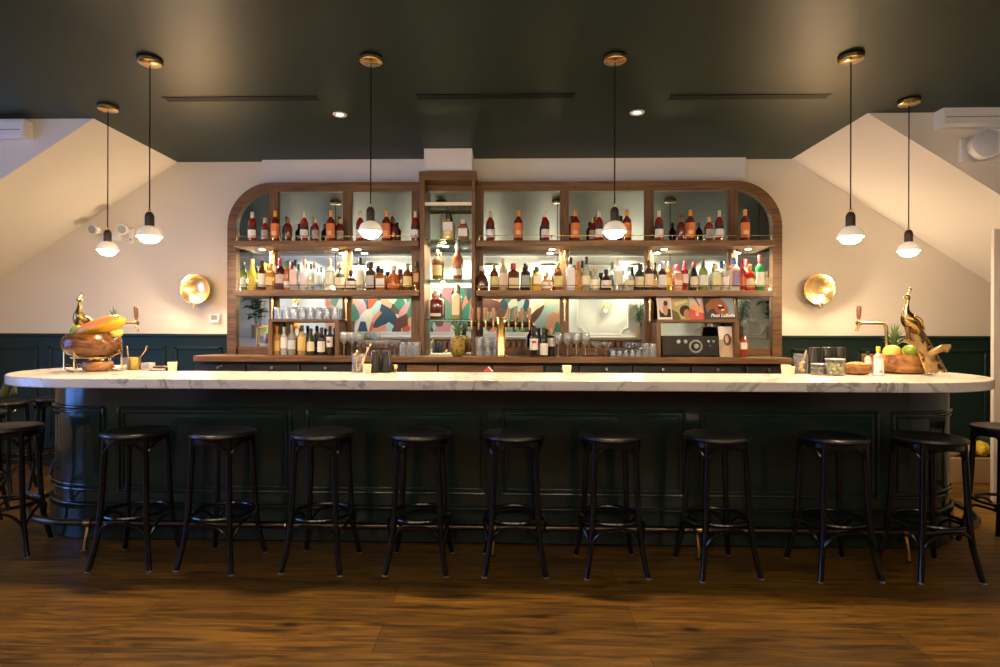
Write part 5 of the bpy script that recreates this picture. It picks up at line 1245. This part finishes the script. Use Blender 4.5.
def plant(px, Yr, zb, kind, h, lb, seed, r=.11, ph=.28):
    q = random.Random(seed); x = xm(px, Yr)
    t = thing('potted_plant', lb, 'plant', (x, Yr, zb), 0)
    MB().lathe([(.0005, 0), (r * .9, 0), (r, ph), (r * .9, ph), (r * .88, ph * .9), (.0005, ph * .9)], 24, cap=False).build('basket_pot', BASK, t)
    lf = MB(); st = MB()
    def leaf(p0, d, ln, w, droop, nk=5):
        d = d.normalized(); side = d.cross(Vector((0, 0, 1)));
        if side.length < .1: side = Vector((1, 0, 0))
        side.normalize(); vv = []; ff = []
        for k in range(nk + 1):
            s_ = k / nk; c_ = p0 + d * ln * s_ + Vector((0, 0, -droop * ln * s_ * s_)); ww = w * math.sin(PI * min(.97, max(.06, s_ ** .8)))
            vv += [c_ - side * ww + Vector((0, 0, ww * .25)), c_, c_ + side * ww + Vector((0, 0, ww * .25))]
        for k in range(nk): b_ = 3 * k; ff += [(b_, b_ + 1, b_ + 4, b_ + 3), (b_ + 1, b_ + 2, b_ + 5, b_ + 4)]
        lf.add(vv, ff)
    if kind == 'fiddle':
        for s_ in range(3):
            a = s_ * 2.1; top = Vector((.10 * math.cos(a), .10 * math.sin(a), h * q.uniform(.75, 1)))
            st.tube([(0, 0, ph * .85), (.04 * math.cos(a), .04 * math.sin(a), h * .5), top], .007, 6)
            for k in range(9):
                f = .35 + .65 * k / 8; p0 = Vector((.10 * f * math.cos(a), .10 * f * math.sin(a), ph * .85 + (top.z - ph * .85) * f)); b_ = q.uniform(0, 6.28)
                leaf(p0, Vector((math.cos(b_), math.sin(b_), q.uniform(0, .8))), q.uniform(.22, .32), q.uniform(.07, .10), .35)
    else:
        for s_ in range(9):
            a = s_ * .7; lean = q.uniform(.05, .5); hh_ = h * q.uniform(.6, 1); top = Vector((lean * math.cos(a) * .5, lean * math.sin(a) * .5, hh_))
            st.tube([(0, 0, ph * .85), top * .5 + Vector((0, 0, ph * .3)), top], .006, 6)
            for k in range(14):
                f = .45 + .55 * k / 13; p0 = Vector((0, 0, ph * .85)).lerp(top, f); b_ = a + (1.3 if k % 2 else -1.3) + q.uniform(-.3, .3)
                leaf(p0, Vector((math.cos(b_), math.sin(b_), .35)), q.uniform(.16, .26), .013, .6, 4)
    for mm_ in (lf, st): mm_.v = [(v[0], max(v[1], -.088 + .004 * (i_ % 3)), v[2]) for i_, v in enumerate(mm_.v)]
    st.build('stem', mat('plant_stem', (.12, .11, .05), .6), t)
    o = lf.build('leaf_crown', LEAFM, t)
Yp_ = YF + .14 * 0 + .33
zt_ = zl
def ledgeplant(px, kind, h, lb, seed): plant(px, YF + .10, zl, kind, h, lb, seed, r=.095)
ledgeplant(256, 'fiddle', .95, 'broad-leaved plant in a woven basket reflected at the left end of the mirrors', 1)
ledgeplant(641, 'palm', .95, 'slender palm in a woven basket reflected right of the wall sconce', 2)
ledgeplant(706, 'palm', 1.25, 'tall palm reflected behind the record sleeves', 3)
ledgeplant(738, 'palm', 1.1, 'bushy palm reflected beside the right cubby', 6)
ledgeplant(771, 'fiddle', .95, 'broad-leaved plant reflected at the right end of the mirrors', 5)

# added ceiling spots, made up to brighten the wall behind the viewer
for k, xx in enumerate((-4.2, -2.5, -.8, .9, 2.6, 4.3)):
    t = thing('recessed_downlight', 'added wall washer brightening the reflected white wall, %s' % ['at its far left', 'over the left mirror bays', 'left of the tower', 'right of the tower', 'over the reflected panel moulding', 'at its far right'][k], 'spotlight', (xx, YF + .60, H), group='added wall washers behind the viewer')
    MB().lathe([(.030, -.004), (.052, -.006), (.056, 0)], 24, cap=False).build('trim_ring', WHITEP, t)
    MB().lathe([(0.0001, -.001), (.030, -.001)], 24).build('lens', DLM, t)
    l = bpy.data.lights.new('washer', 'SPOT'); l.energy = 34; l.color = (1, .88, .72); l.spot_size = 1.5; l.spot_blend = .7; l.shadow_soft_size = .03
    o = bpy.data.objects.new('added_wash_lamp', l); C.objects.link(o); o.parent = t; o.location = (0, 0, -.012); o.rotation_euler = (-.62, 0, 0)
